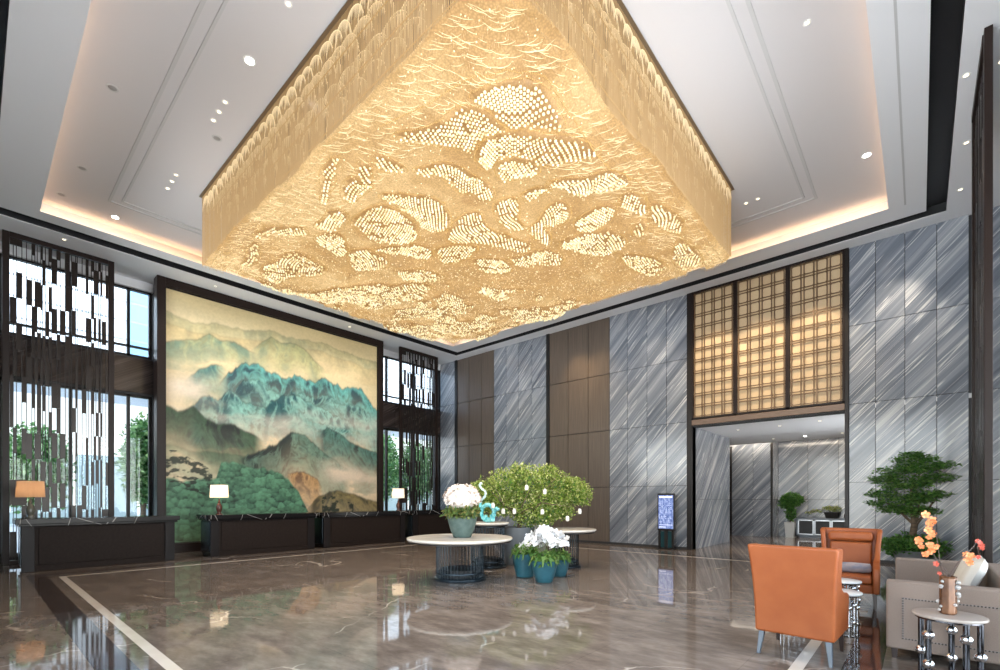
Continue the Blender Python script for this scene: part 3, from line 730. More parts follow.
y0, y1 = 3.41 - 7, 10.7 - 7
MB().box(-.64, .02, y0 + .1, y1 - .1, .02, ZC - .02).build('backing_box', M['black'], pt)
MB().box(-.2, .17, y0, y0 + .2, 0, ZC - .005).box(-.2, .17, y1 - .2, y1, 0, ZC - .005).box(-.2, .17, y0 + .2, y1 - .2, ZC - .24, ZC - .005).box(-.2, .17, y0 + .2, y1 - .2, 0, .26).build('frame', M['brownmetal'], pt, bevel=.01)
MB().box(.0, .09, y0 + .2, y0 + .225, .26, 7.42).box(.0, .09, y1 - .225, y1 - .2, .26, 7.42).box(0, .09, y0 + .2, y1 - .2, .26, .285).box(0, .09, y0 + .2, y1 - .2, 7.395, 7.42).build('inner_lip', M['blackmetal'], pt)

# ------------------------------------------------------------------ reception desks
def desk(y0, y1, label):
    t = thing('reception_desk', label, 'reception desk', (-13.72, y0, 0), 0, 'row of reception desks')
    L_ = y1 - y0; D = -.8
    MB().box(D + .02, -.02, .02, L_ - .02, .06, .95).box(D + .05, -.06, .05, L_ - .05, 0, .06).build('body', M['deskwood'], t, bevel=.005)
    for a in (.0, L_ - .2): MB().box(-.035, .015, a, a + .2, .0, .95).build('corner_pilaster', M['deskwood2'], t, bevel=.006)
    MB().box(-.03, .0, .26, L_ - .26, .14, .93).box(-.03, .012, .2, L_ - .2, .0, .13).build('front_panel', M['deskwood'], t, bevel=.006)
    for a in (-.012, L_ - .03): MB().box(D + .05, -.05, a, a + .042, .12, .93).build('end_panel', M['bluesteel'], t, bevel=.005)
    MB().box(D - .04, .09, -.09, L_ + .09, .99, 1.0995).box(D, .05, -.05, L_ + .05, .945, .99).build('countertop', M['blackmarble'], t, bevel=.008)
    return t
desk(.7, 3.36, 'dark reception desk nearest the camera, at the left edge of the picture')
desk(4.15, 6.95, 'dark reception desk second from the left, under the middle of the painting')
desk(7.25, 10.32, 'dark reception desk third from the left, below the right end of the painting')
desk(10.68, 13.4, 'farthest dark reception desk, in front of the corner screen')

# ------------------------------------------------------------------ desk lamps
def table_lamp(loc, label, shade_m, base_m, e, pleat=0):
    t = thing('table_lamp', label, 'lamp', loc, 0, 'table lamps on the reception desks')
    MB().lathe([(.085, 0), (.085, .02), (.05, .035), (.045, .06), (.07, .12), (.075, .2), (.05, .27), (.03, .3), (.035, .33), (.02, .36), (.015, .42)], n=24).build('base', base_m, t, 35)
    MB().lathe([(.006, .36), (.006, .86)], n=8).lathe([(.0, .86), (.014, .87), (.0, .885)], n=10).build('stem', M['chrome'], t, 40)
    n = 120; rows = []
    for z, r_ in ((.45, .22), (.5, .219), (.74, .207), (.79, .205)):
        rows.append([((r_ * (1 + pleat * (i % 2))) * math.cos(2 * PI * i / n), (r_ * (1 + pleat * (i % 2))) * math.sin(2 * PI * i / n), z) for i in range(n + 1)])
    MB().grid(rows).build('lamp_shade', shade_m, t, 60)
    lamp('POINT', 'bulb_light', (loc[0], loc[1], loc[2] + .62), e, (1, .78, .5), size=.04)
def shade(name, c, em, s):
    m = mat(name, c, .8, emis=em, estr=s); nt = m.node_tree; b = nt.nodes['Principled BSDF']
    tr = N(nt, 'ShaderNodeBsdfTranslucent'); tr.inputs[0].default_value = (*c, 1); ms = N(nt, 'ShaderNodeMixShader'); ms.inputs[0].default_value = .5
    nt.links.new(b.outputs[0], ms.inputs[1]); nt.links.new(tr.outputs[0], ms.inputs[2]); nt.links.new(ms.outputs[0], nt.nodes['Material Output'].inputs[0]); return m
SH1 = shade('pleated_tan_shade', (.50, .32, .20), (1, .55, .3), .08); SH2 = shade('cream_shade', (.85, .78, .66), (1, .88, .68), .42)
amber = mat('dark_amber_glass', (.09, .035, .025), .12); glassy = mat('smoked_glass', (.12, .12, .10), .1)
table_lamp((-14.1, .86, 1.1), 'table lamp with pleated tan shade on the nearest desk', SH1, glassy, 4, .035)
table_lamp((-14.1, 4.47, 1.1), 'table lamp with glowing cream shade on the second desk', SH2, amber, 7)
table_lamp((-13.95, 10.2, 1.1), 'table lamp with small cream shade on the third desk', SH2, amber, 6)

# ------------------------------------------------------------------ chandelier
PATCH=[[(-4.11,4.07),(-3.8,4.11),(-3.57,4.25),(-3.44,4.52),(-3.39,4.82),(-3.44,5.15),(-3.64,4.91),(-3.86,4.74),(-3.99,4.72),(-3.99,4.37),(-4.07,4.19)],[(-5.36,3.79),(-4.89,4.09),(-4.53,4.1),(-4.27,4.12),(-4.13,4.27),(-4.09,4.48),(-4.05,4.68),(-4.3,4.59),(-4.51,4.62),(-4.74,4.75),(-4.86,4.52),(-5.07,4.24),(-5.3,4.04)],[(-4.85,4.99),(-4.72,4.82),(-4.48,4.7),(-4.22,4.68),(-3.96,4.81),(-3.73,4.96),(-3.49,5.23),(-3.36,5.62),(-3.34,5.87),(-3.52,5.74),(-3.78,5.51),(-4.03,5.36),(-4.04,5.17),(-4.28,5.06),(-4.48,5.0),(-4.73,5.14),(-4.84,5.13)],[(-4.59,5.1),(-4.28,5.14),(-4.06,5.26),(-4.07,5.41),(-4.3,5.57),(-4.55,5.52),(-4.8,5.5),(-4.79,5.35)],[(-4.3,5.87),(-3.98,5.89),(-3.71,6.22),(-3.5,6.28),(-3.42,6.61),(-3.45,7.01),(-3.63,6.9),(-3.8,6.64),(-4.04,6.58),(-4.13,6.45),(-4.12,6.17)],[(-4.91,6.11),(-4.79,5.96),(-4.49,5.98),(-4.3,6.11),(-4.55,6.13),(-4.82,6.24)],[(-5.66,4.4),(-5.26,4.67),(-5.15,4.88),(-5.17,5.19),(-5.14,5.44),(-5.15,5.59),(-5.26,5.76),(-5.44,5.71),(-5.45,5.46),(-5.62,5.34),(-5.54,5.08),(-5.48,4.8),(-5.69,4.58)],[(-5.85,3.88),(-5.76,4.07),(-5.73,4.33),(-5.85,4.34),(-6.02,4.11),(-5.96,3.97)],[(-6.25,3.83),(-6.05,3.89),(-6.13,4.01),(-6.29,4.04),(-6.36,4.19),(-6.45,4.15),(-6.39,3.98)],[(-6.81,3.92),(-6.46,3.88),(-6.42,4.13),(-6.48,4.21),(-6.7,4.15),(-6.99,4.22),(-6.98,4.04)],[(-6.75,3.54),(-6.48,3.55),(-6.33,3.6),(-6.61,3.67),(-6.88,3.77),(-7.27,3.88),(-7.28,3.77),(-6.98,3.68)],[(-6.49,4.38),(-6.35,4.6),(-6.19,4.93),(-6.04,4.92),(-6.01,5.2),(-6.16,5.58),(-6.41,5.81),(-6.7,5.8),(-6.83,5.57),(-6.63,5.16),(-6.59,4.78),(-6.61,4.56)],[(-7.63,4.53),(-7.09,4.51),(-6.8,4.62),(-6.72,4.94),(-6.86,5.44),(-7.13,5.66),(-7.5,5.57),(-7.73,5.25),(-7.68,4.88)],[(-8.12,4.1),(-7.73,4.14),(-7.46,3.99),(-7.26,4.07),(-7.39,4.34),(-7.7,4.47),(-8.03,4.4),(-8.17,4.22)],[(-9.57,3.61),(-9.02,3.75),(-8.37,3.98),(-8.51,4.2),(-8.79,4.13),(-9.08,3.87),(-9.53,3.71)],[(-8.57,4.32),(-8.25,4.37),(-8.0,4.59),(-8.33,4.84),(-8.65,5.08),(-8.85,4.96),(-8.73,4.67)],[(-9.79,3.67),(-9.72,3.79),(-10.03,3.91),(-10.59,3.92),(-10.79,3.81),(-10.25,3.79)],[(-10.25,4.07),(-9.92,4.22),(-9.45,4.23),(-9.22,4.49),(-9.37,4.79),(-9.55,5.14),(-9.99,4.99),(-10.16,4.6),(-10.9,4.59),(-10.78,4.28)],[(-11.1,5.03),(-10.63,5.18),(-10.53,5.44),(-10.12,5.54),(-9.86,5.86),(-10.08,6.52),(-10.37,6.16),(-10.77,5.7),(-11.24,5.48)],[(-8.51,5.0),(-8.12,5.22),(-8.25,5.43),(-8.14,5.66),(-8.46,5.88),(-8.86,5.76),(-9.11,5.53),(-8.87,5.3)],[(-8.12,5.28),(-7.54,5.6),(-7.2,6.04),(-7.41,6.25),(-7.67,6.22),(-7.7,5.85),(-8.01,5.57)],[(-7.12,6.1),(-6.75,6.24),(-6.46,6.56),(-6.72,6.79),(-7.23,6.62),(-7.31,6.33)],[(-6.75,6.04),(-6.3,5.83),(-5.91,5.77),(-5.7,5.88),(-5.91,6.26),(-5.87,6.6),(-5.62,7.19),(-5.78,7.39),(-6.15,6.91),(-6.33,6.42),(-6.6,6.32)],[(-8.39,6.1),(-7.92,6.36),(-7.77,6.73),(-7.95,7.04),(-8.44,6.7),(-8.64,6.35)],[(-9.3,6.18),(-9.35,6.5),(-8.8,6.54),(-8.41,6.97),(-8.68,7.28),(-9.23,7.17),(-9.6,6.75)],[(-5.4,5.88),(-5.0,5.92),(-5.06,6.19),(-5.34,6.4),(-5.38,6.79),(-5.58,6.69),(-5.6,6.29)],[(-4.77,6.56),(-4.48,6.54),(-4.51,6.9),(-4.81,7.11),(-5.03,7.05),(-5.35,6.76),(-5.04,6.79)],[(-4.74,7.3),(-4.3,7.09),(-4.04,7.15),(-3.87,7.36),(-4.2,7.65),(-4.57,7.65)],[(-3.64,7.13),(-3.49,7.26),(-3.49,7.7),(-3.64,7.91),(-3.7,7.57),(-3.81,7.36)],[(-3.43,7.69),(-3.29,7.87),(-3.19,8.55),(-3.34,8.94),(-3.49,8.61),(-3.64,8.16),(-3.5,7.98)],[(-5.19,7.58),(-4.86,7.59),(-4.38,7.75),(-4.16,8.15),(-4.29,8.52),(-4.9,8.67),(-5.16,8.28),(-5.33,7.89)],[(-3.99,8.16),(-3.76,7.99),(-3.74,8.19),(-3.91,8.44)],[(-5.41,6.83),(-5.13,6.83),(-5.26,7.37),(-5.49,7.6),(-5.47,7.18)],[(-6.25,7.31),(-5.66,7.53),(-5.53,8.19),(-5.8,8.47),(-6.03,7.92),(-6.32,7.57)],[(-7.09,6.18),(-6.44,6.54),(-6.59,6.69),(-7.3,6.62),(-7.35,6.41)],[(-6.89,6.82),(-6.43,7.23),(-6.44,7.72),(-6.91,7.57),(-7.01,7.21)],[(-4.54,8.75),(-4.13,9.27),(-3.96,9.93),(-4.41,9.89),(-4.68,9.29)],[(-3.38,8.91),(-3.32,9.53),(-3.35,10.13),(-3.77,10.27),(-3.81,9.56)],[(-7.45,7.75),(-7.29,8.3),(-7.34,8.69),(-7.78,8.52),(-7.79,8.06)]]
CONT = [(-5.4,3.66),(-4.59,3.84),(-3.95,3.91),(-3.55,4.07),(-3.31,4.51),(-3.31,5.29),(-3.43,6.3),(-3.34,7.13),(-3.51,8.07),(-3.34,9.32)]
CX0, CX1, CY0, CY1 = -11.47, -2.93, 3.3, 10.57
def inpoly(x, y, P_):
    c = np.zeros(x.shape, bool); j = len(P_) - 1
    for i in range(len(P_)):
        xi, yi = P_[i]; xj, yj = P_[j]
        c ^= ((yi > y) != (yj > y)) & (x < (xj - xi) * (y - yi) / (yj - yi + 1e-12) + xi); j = i
    return c
def smoothpoly(P_, it=2):
    for _ in range(it):
        Q = []
        for i in range(len(P_)):
            a, b = P_[i], P_[(i + 1) % len(P_)]; Q += [(a[0] * .75 + b[0] * .25, a[1] * .75 + b[1] * .25), (a[0] * .25 + b[0] * .75, a[1] * .25 + b[1] * .75)]
        P_ = Q
    return P_
POLY = [smoothpoly(p) for p in PATCH]
def farmask(x, y):
    """cloud fields of the far half, where the pattern closes up"""
    n = fbm(x * .9 + 3, y * .9, 3, 201) + .5 * (fbm(x * 2.2, y * 2.2, 2, 207) - .5)
    d = x * -.6647 + y * .7471
    return (n > .50) & (d > 10.9) & (np.abs(np.sin(n * 60)) > .0)
def patch_mask(x, y):
    m = np.zeros(x.shape, bool)
    for P_ in POLY:
        xs = [p[0] for p in P_]; ys = [p[1] for p in P_]
        w = (x > min(xs)) & (x < max(xs)) & (y > min(ys)) & (y < max(ys))
        if w.any():
            t = np.zeros(x.shape, bool); t[w] = inpoly(x[w], y[w], P_); m |= t
    return m | farmask(x, y)
def hveil(x, y):
    n = fbm(x * .55, y * .55, 3, 101); n2 = fbm(x * 1.5, y * 1.5, 3, 105)
    terr = np.floor((n + .35 * n2) * 9) / 9
    e = np.minimum(np.minimum(x - CX0, CX1 - x), np.minimum(y - CY0, CY1 - y))
    t2 = n + .35 * n2; terr = terr * .6 + t2 * .4
    ed = np.clip((1.3 - np.minimum(x - CX0, CY1 - y)) / 1.3, 0, 1); fl = np.floor(fbm(x * 1.1 + 9, y * 1.1, 2, 119) * 7) / 7
    return 6.655 + ed * (fl - .5) * .5 - .42 * (terr - .45) - .12 * np.clip(e / .8, 0, 1) + .02 * (n2 - .5)
def gold(name, c, em, s, noise=None, rough=.35):
    m = mat(name, c, rough, metal=.0, emis=em, estr=s); nt = m.node_tree; L = nt.links; b = nt.nodes['Principled BSDF']
    m.cycles.emission_sampling = 'NONE'
    if noise:
        tc = N(nt, 'ShaderNodeTexCoord'); sc, stops, st2 = noise
        v = N(nt, 'ShaderNodeTexVoronoi'); v.inputs['Scale'].default_value = sc; L.new(tc.outputs['Object'], v.inputs['Vector'])
        r = ramp(nt, stops); L.new(v.outputs['Distance'], r.inputs[0])
        at = N(nt, 'ShaderNodeAttribute', attribute_name='band')
        r2 = ramp(nt, [(0, (.50, .38, .20)), (.25, (.80, .70, .55)), (.6, (.96, .93, .86)), (1, (1.12, 1.16, 1.22))]); L.new(at.outputs['Fac'], r2.inputs[0])
        n = N(nt, 'ShaderNodeTexNoise'); n.inputs['Scale'].default_value = 2.2; n.inputs['Detail'].default_value = 6; n.inputs['Roughness'].default_value = .7
        L.new(tc.outputs['Object'], n.inputs['Vector']); r3 = ramp(nt, [(.3, (.80, .74, .66)), (.7, (1.15, 1.15, 1.15))]); L.new(n.outputs[0], r3.inputs[0])
        m1 = N(nt, 'ShaderNodeMix', data_type='RGBA', blend_type='MULTIPLY'); m1.inputs[0].default_value = 1; L.new(r.outputs[0], m1.inputs[6]); L.new(r2.outputs[0], m1.inputs[7])
        m2 = N(nt, 'ShaderNodeMix', data_type='RGBA', blend_type='MULTIPLY'); m2.inputs[0].default_value = 1; L.new(m1.outputs[2], m2.inputs[6]); L.new(r3.outputs[0], m2.inputs[7])
        L.new(m2.outputs[2], b.inputs['Emission Color'])
    return m
M['veil'] = gold('golden_bead_veil', (.13, .085, .045), (.62, .38, .14), .74, noise=(38., [(0, (.92, .66, .34)), (.5, (.68, .445, .19)), (1., (.48, .295, .115))], 1))
M['pearl'] = gold('lit_glass_pearl', (.30, .25, .16), (1., .86, .50), .78)
def vary(m, stops):
    nt = m.node_tree; g = N(nt, 'ShaderNodeNewGeometry'); r = ramp(nt, stops); nt.links.new(g.outputs['Random Per Island'], r.inputs[0]); nt.links.new(r.outputs[0], nt.nodes['Principled BSDF'].inputs['Emission Color'])
vary(M['pearl'], [(0, (.55, .36, .12)), (.3, (.85, .66, .30)), (.6, (1., .86, .50)), (1, (1., .93, .66))])
M['strand'] = gold('crystal_strand', (.30, .20, .105), (.60, .39, .17), .36, rough=.2)
M['arc'] = gold('light_arc', (.4, .32, .2), (1., .80, .44), .66)
M['fan'] = gold('lit_strand_fan', (.45, .36, .24), (.95, .72, .38), .42)
M['bead'] = gold('gold_bead_line', (.30, .17, .05), (.50, .30, .08), .35)
M['facet'] = gold('crystal_drop', (.4, .32, .2), (1., .84, .48), .75)
vary(M['facet'], [(0, (.45, .28, .09)), (.5, (.85, .62, .28)), (1, (1., .92, .62))])

ch = thing('chandelier', 'enormous rectangular golden crystal chandelier with cloud pattern filling the ceiling', 'chandelier', (-7.2, 6.935, ZT))
def loc_(P_): P_ = np.asarray(P_, float).copy(); P_[:, 0] += 7.2; P_[:, 1] -= 6.935; P_[:, 2] -= ZT; return P_
fr = MB(); hx, hy = (CX1 - CX0) / 2, (CY1 - CY0) / 2
fr.box(-hx - .03, hx + .03, -hy - .03, hy + .03, -.03, -.001)
ring(fr, (-hx - .04, hx + .04, -hy - .04, hy + .04), (-hx + .02, hx - .02, -hy + .02, hy - .02), -.035, -.03)
fr.build('ceiling_frame', mat('bronze_ceiling_frame', (.20, .15, .10), .35, metal=.6), ch)
# the hanging relief of beads
gx_ = np.linspace(CX0 + .02, CX1 - .02, 176); gy_ = np.linspace(CY0 + .02, CY1 - .02, 150)
GX, GY = np.meshgrid(gx_, gy_); H = hveil(GX, GY); pm = patch_mask(GX, GY)
V = loc_(np.stack([GX, GY, H - .03 * pm], -1).reshape(-1, 3)); nX, nY = len(gx_), len(gy_)
ii = (np.arange(nY - 1)[:, None] * nX + np.arange(nX - 1)[None]).ravel()
vl = np_mesh('bead_veil', V, np.stack([ii, ii + 1, ii + nX + 1, ii + nX], -1), M['veil'], ch, smooth=True)
bandv = np.clip(fbm(GX * .8, GY * .8, 3, 140) * 1.7 - .35, 0, 1); bandv = np.floor(bandv * 4) / 3; bandv = np.where(pm, 0., np.maximum(bandv, .3))
at = vl.data.attributes.new('band', 'FLOAT', 'POINT'); at.data.foreach_set('value', bandv.astype(np.float32).ravel())
tag(vl, kind='stuff')
# perimeter strands, several nested rows
P0 = []; P1 = []; rs = np.random.RandomState(5)
for lay in range(6):
    o_ = .01 + lay * .13
    for a, b_, fix, ax in ((CX0 + o_, CX1 - o_, CY0 + o_, 'x'), (CX0 + o_, CX1 - o_, CY1 - o_, 'x'), (CY0 + o_, CY1 - o_, CX0 + o_, 'y'), (CY0 + o_, CY1 - o_, CX1 - o_, 'y')):
        s = np.arange(a, b_, .027 + .003 * lay); s = s + rs.uniform(-.004, .004, len(s))
        X = s if ax == 'x' else np.full(len(s), fix); Y = np.full(len(s), fix) if ax == 'x' else s
        P0.append(np.stack([X, Y, np.full(len(s), ZT - .03)], -1)); P1.append(np.stack([X, Y, hveil(X, Y) - .02 - .03 * rs.rand(len(s))], -1))
P0 = np.concatenate(P0); P1 = np.concatenate(P1); n = len(P0)
tri = np.array([(1, 0), (-.5, .87), (-.5, -.87)]) * .0042
V = np.zeros((n, 6, 3)); V[:, :3] = P0[:, None]; V[:, 3:] = P1[:, None]; V[:, :3, :2] += tri; V[:, 3:, :2] += tri
F = np.array([(0, 1, 4, 3), (1, 2, 5, 4), (2, 0, 3, 5)])[None] + (np.arange(n) * 6)[:, None, None]
tag(np_mesh('crystal_strands', loc_(V.reshape(-1, 3)), F.reshape(-1, 4), M['strand'], ch), kind='stuff')
# fish-scale scallops of spot light on the side strands, shaped as glowing arcs
arc = MB(); r2 = random.Random(3); FAN = []
for lay, (zt, hh, wd) in enumerate([(7.95, .22, .42), (7.80, .25, .48), (7.93, .30, .62), (7.62, .28, .60), (7.46, .30, .7), (7.85, .36, .8), (7.25, .28, .8), (7.0, .25, .8)]):
    o_ = .0 + lay * .07
    for x0, y0_, x1, y1_ in ((CX0 + o_, CY0 + o_, CX1 - o_, CY0 + o_), (CX1 - o_, CY0 + o_, CX1 - o_, CY1 - o_)):
        Ln = math.hypot(x1 - x0, y1_ - y0_); k_ = int(Ln / (wd * .62))
        for i in range(k_):
            c0 = (i + .2 + .25 * r2.random()) * wd * .62; pts = []; h2 = hh * r2.uniform(.75, 1.25)
            for j in range(9):
                u = j / 8.; s = c0 + (u ** 1.15) * wd; 
                if s > Ln: break
                z = zt - .05 - h2 * (1 - (1 - (2 * u - 1) ** 2) ** .6) - .25 * h2 * u
                pts.append((x0 + (x1 - x0) * s / Ln + 7.2, y0_ + (y1_ - y0_) * s / Ln - 6.935, z - ZT))
            if len(pts) > 3:
                for q in range(len(pts) - 1):
                    for e in (0, .25, .5, .75):
                        FAN.append([pts[q][c] * (1 - e) + pts[q + 1][c] * e for c in range(3)] + [h2 * (.25 + .75 * r2.random()) * (1 - abs(q / 8. - .45))])
                arc.tube(pts, [(.0015 + .0045 * math.sin(PI * (q + .5) / len(pts))) for q in range(len(pts))], 4)
bl = MB()
for z_, o_ in ((-.52, .03), (-.95, .05), (-1.25, .1)):
    bl.tube([(CX0 + 7.2 + o_, CY0 - 6.935 + o_, z_), (CX1 + 7.2 - o_, CY0 - 6.935 + o_, z_), (CX1 + 7.2 - o_, CY1 - 6.935 - o_, z_), (CX0 + 7.2 + o_, CY1 - 6.935 - o_, z_)], .009, 6, True)
bl.build('gold_bead_rail', M['bead'], ch)
tag(arc.build('light_arcs', M['arc'], ch), kind='stuff')
FA = np.array(FAN); n = len(FA); V = np.zeros((n, 6, 3)); V[:, :3] = FA[:, None, :3]; V[:, 3:] = FA[:, None, :3]; V[:, 3:, 2] -= FA[:, None, 3]; V[:, :3, :2] += tri * 1.1; V[:, 3:, :2] += tri * .3
F = np.array([(0, 1, 4, 3), (1, 2, 5, 4), (2, 0, 3, 5)])[None] + (np.arange(n) * 6)[:, None, None]
tag(np_mesh('arc_glow_fans', V.reshape(-1, 3), F.reshape(-1, 4), M['fan'], ch), kind='stuff')  # soft glow below the arcs, shaped as short glowing strands
# wavy light streaks on the plain margin of the relief, shaped as glowing lines
rip = MB()
for i in range(900):
    for _ in range(20):
        x = r2.uniform(CX0 + .1, CX1 - .1); y = r2.uniform(CY0 + .1, CY1 - .1)
        e = min(y - CY0, (CX1 - x))
        if e < 1.0 and not patch_mask(np.array([x]), np.array([y]))[0]: break
    else: continue
    ang = r2.uniform(-.35, .35) + (PI / 4); ln = r2.uniform(.1, .3); pts = []
    for j in range(5):
        u = j / 4. - .5; px_ = x + u * ln * math.cos(ang) + .05 * (u * u) * ln; py_ = y + u * ln * math.sin(ang) - .5 * (u * u) * ln
        px_ = min(max(px_, CX0 + .05), CX1 - .05); py_ = min(max(py_, CY0 + .05), CY1 - .05)
        pts.append((px_, py_, float(hveil(np.array([px_]), np.array([py_]))[0]) - .02))
    rip.tube([tuple(q) for q in loc_(pts)], [.001, .0022, .003, .0022, .001], 4)
tag(rip.build('light_ripples', M['arc'], ch), kind='stuff')
# outlines of small gold beads round every cloud
OP = []
for P_ in POLY + [None]:
    Q = CONT if P_ is None else P_; closed = P_ is not None
    if P_ is not None:
        c = np.mean(P_, 0); Q = [tuple(c + (np.array(q) - c) * 1.0 + (np.array(q) - c) / (np.linalg.norm(np.array(q) - c) + 1e-6) * .055) for q in P_]
    for i in range(len(Q) - (0 if closed else 1)):
        a = np.array(Q[i]); b_ = np.array(Q[(i + 1) % len(Q)]); d = np.linalg.norm(b_ - a); m_ = max(1, int(d / .026))
        for j in range(m_): OP.append(a + (b_ - a) * j / m_)
OP = np.array(OP); OP[:, 0] = np.clip(OP[:, 0], CX0 + .05, CX1 - .05); OP[:, 1] = np.clip(OP[:, 1], CY0 + .05, CY1 - .05)
OP3 = np.column_stack([OP, hveil(OP[:, 0], OP[:, 1]) - .045])
V, F = inst(OCTA, loc_(OP3), np.full((len(OP3), 1), .0115)); tag(np_mesh('outline_beads', V, F, M['bead'], ch), kind='stuff')
# pearls in staggered rows
sp_ = .058; U, W_ = np.meshgrid(np.arange(CX0 + .06, CX1 - .06, sp_), np.arange(CY0 + .06, CY1 - .06, sp_ * .9))
U = U + (np.arange(U.shape[0])[:, None] % 2) * sp_ / 2
wx = U + .16 * np.sin(W_ * 2.6 + U * .7) + .03 * np.sin(W_ * 7); wy = W_ + .18 * np.sin(U * 2.3 + 1) + .03 * np.sin(U * 6)
x = wx.ravel(); y = wy.ravel(); ok = (x > CX0 + .05) & (x < CX1 - .05) & (y > CY0 + .05) & (y < CY1 - .05); x = x[ok]; y = y[ok]
k_ = patch_mask(x, y); dd = x * -.6647 + y * .7471; k_ &= np.random.RandomState(8).rand(len(x)) > np.clip((dd - 8) * .09, .03, .45); px_, py_ = x[k_], y[k_]
pz = np.minimum.reduce([hveil(px_ + a_, py_ + b_) for a_, b_ in ((0, 0), (.06, 0), (-.06, 0), (0, .06), (0, -.06))]) - .06; PP = np.column_stack([px_, py_, pz]); rad = np.random.RandomState(3).uniform(.016, .0225, len(PP))
dist = np.linalg.norm(PP - np.array([0, 0, 1.5]), axis=1); order = np.argsort(dist)
near, rest = order[:100], order[100:]
V, F = inst(ICO, loc_(PP[rest]), rad[rest][:, None]); tag(np_mesh('glass_pearls', V, F, M['pearl'], ch, smooth=True), kind='stuff')
V, F = inst(ICO, np.zeros((1, 3)), np.array([[.022]])); pe = np_mesh('glass_pearl', V, F, M['pearl'], ch, smooth=True)
L3 = loc_(PP[near]); pe.location = L3[0]
for q in L3[1:]:
    c = pe.copy(); col.objects.link(c); c.location = q
# loose sparkling drops over the whole underside, denser to the far side
n = 26000; rs = np.random.RandomState(9); x = rs.uniform(CX0 + .05, CX1 - .05, n); y = rs.uniform(CY0 + .05, CY1 - .05, n)
d = x * -.6647 + y * .7471; keep = rs.rand(n) < np.clip((d - 7.) / 8., .12, 1); x, y = x[keep], y[keep]
DP = np.column_stack([x, y, hveil(x, y) - .02 - .05 * rs.rand(len(x))])
V, F = inst(OCTA, loc_(DP), rs.uniform(.006, .013, (len(DP), 1))); tag(np_mesh('crystal_drops', V, F, M['facet'], ch), kind='stuff')

for i in range(4):   # spots added below the veil to brighten the floor
    for j in range(3):
        x_, y_ = CX0 + (i + .5) * 8.54 / 4, CY0 + (j + .5) * 7.27 / 3
        lamp('SPOT', 'chandelier_floor_fill', (x_, y_, 6.28), 135, (1, .86, .70), size=.025, spot=R(140), blend=.8)
# ------------------------------------------------------------------ flower building blocks
def blossom_mesh(name, m, r=.05, petals=5):
    b = MB(); rr = random.Random(hash(name) % 7)
    for i in range(petals):
        a = 2 * PI * i / petals; w = r * (.62 if i % 2 else .5); rows = []
        for u in (0, .35, .7, 1.):
            hw = w * (.25 + 1.5 * u * (1.15 - u)); rad = r * u; zz = r * (.35 * u * u - .1 * u)
            rows.append([(rad * math.cos(a) - s * hw * math.sin(a), rad * math.sin(a) + s * hw * math.cos(a), zz - abs(s) * r * .12) for s in (-1, 0, 1)])
        b.grid(rows)
    b.ball((0, 0, r * .12), r * .17, 6, 4)
    me = b.build(name, m, None, 60); return me
def blossoms(proto, parent, pts, smin=.8, smax=1.25, seed=1, face=None):
    """pts: (x,y,z, nx,ny,nz) local to parent; first one moves the prototype itself"""
    rr = random.Random(seed)
    for i, p in enumerate(pts):
        o = proto if i == 0 else proto.copy()
        if i: col.objects.link(o)
        o.parent = parent; o.location = p[:3]; d = Vector(p[3:]).normalized()
        q = d.to_track_quat('Z', 'Y'); e = q.to_euler(); o.rotation_euler = e; o.rotation_euler.rotate_axis('Z', rr.uniform(0, 6.28)); s = rr.uniform(smin, smax); o.scale = (s, s, s)
def pot(parent, r0, r1, h, m, name='pot', wall=.02):
    return MB().lathe([(r0 * .9, 0), (r0, .012), (r0 + (r1 - r0) * .45, h * .35), (r0 + (r1 - r0) * .85, h * .75), (r1, h - .01), (r1 + .004, h), (r1 - wall, h), (r1 - wall * 1.2, h - .04), (.0, h - .045)], n=40).build(name, m, parent, 40)

# ------------------------------------------------------------------ round tables with rod drums
def ring_table(name, label, loc, rt, rc, h, rods):
    t = thing('ring_table', label, 'table', loc, 0, 'round stone tables on rod drums')
    MB().lathe([(rt - .05, h - .06), (rt - .012, h - .045), (rt, h - .03), (rt, h - .008), (rt - .008, h), (.0, h)], n=72).build('table_top', M['tabletop'], t, 35)
    MB().lathe([(rt - .06, h - .085), (rt - .03, h - .08), (rt - .03, h - .06), (0, h - .06)], n=64).build('under_plate', M['blackmetal'], t, 35)
    MB().lathe([(rc + .05, 0), (rc + .055, .01), (rc + .055, .05), (rc + .03, .065), (0, .07)], n=56).build('base_disc', M['bluesteel'], t, 35)
    for nm, z0, z1 in (('lower_ring', .12, .155), ('upper_ring', h - .12, h - .085)):
        pts = [(rc * math.cos(2 * PI * i / 48), rc * math.sin(2 * PI * i / 48), (z0 + z1) / 2) for i in range(48)]
        MB().tube(pts, (z1 - z0) / 2, 6, True).build(nm, M['bluesteel'], t, 60)
    MB().lathe([(rc - .06, .07), (rc - .06, .2), (rc - .08, .21), (0, .21)], n=48).build('inner_drum', M['black'], t, 35)
    rod = MB().tube([(rc, 0, .06), (rc, 0, h - .08)], .009, 6).build('rod', M['bluesteel'], t, 60)
    for i in range(1, rods):
        c = rod.copy(); col.objects.link(c); c.parent = t; c.rotation_euler = (0, 0, 2 * PI * i / rods)
    return t
ring_table('', 'largest round pale-topped table on a rod drum, holding the pink flower pot', (-6.48, 6.15, 0), .99, .44, .79, 44)
ring_table('', 'tallest round pale-topped table on a rod drum, carrying the turquoise sculpture', (-7.18, 7.67, 0), .47, .36, 1.0, 32)
ring_table('', 'round pale-topped table on a rod drum, right of the big bushy tree', (-5.88, 8.82, 0), .66, .27, .85, 28)

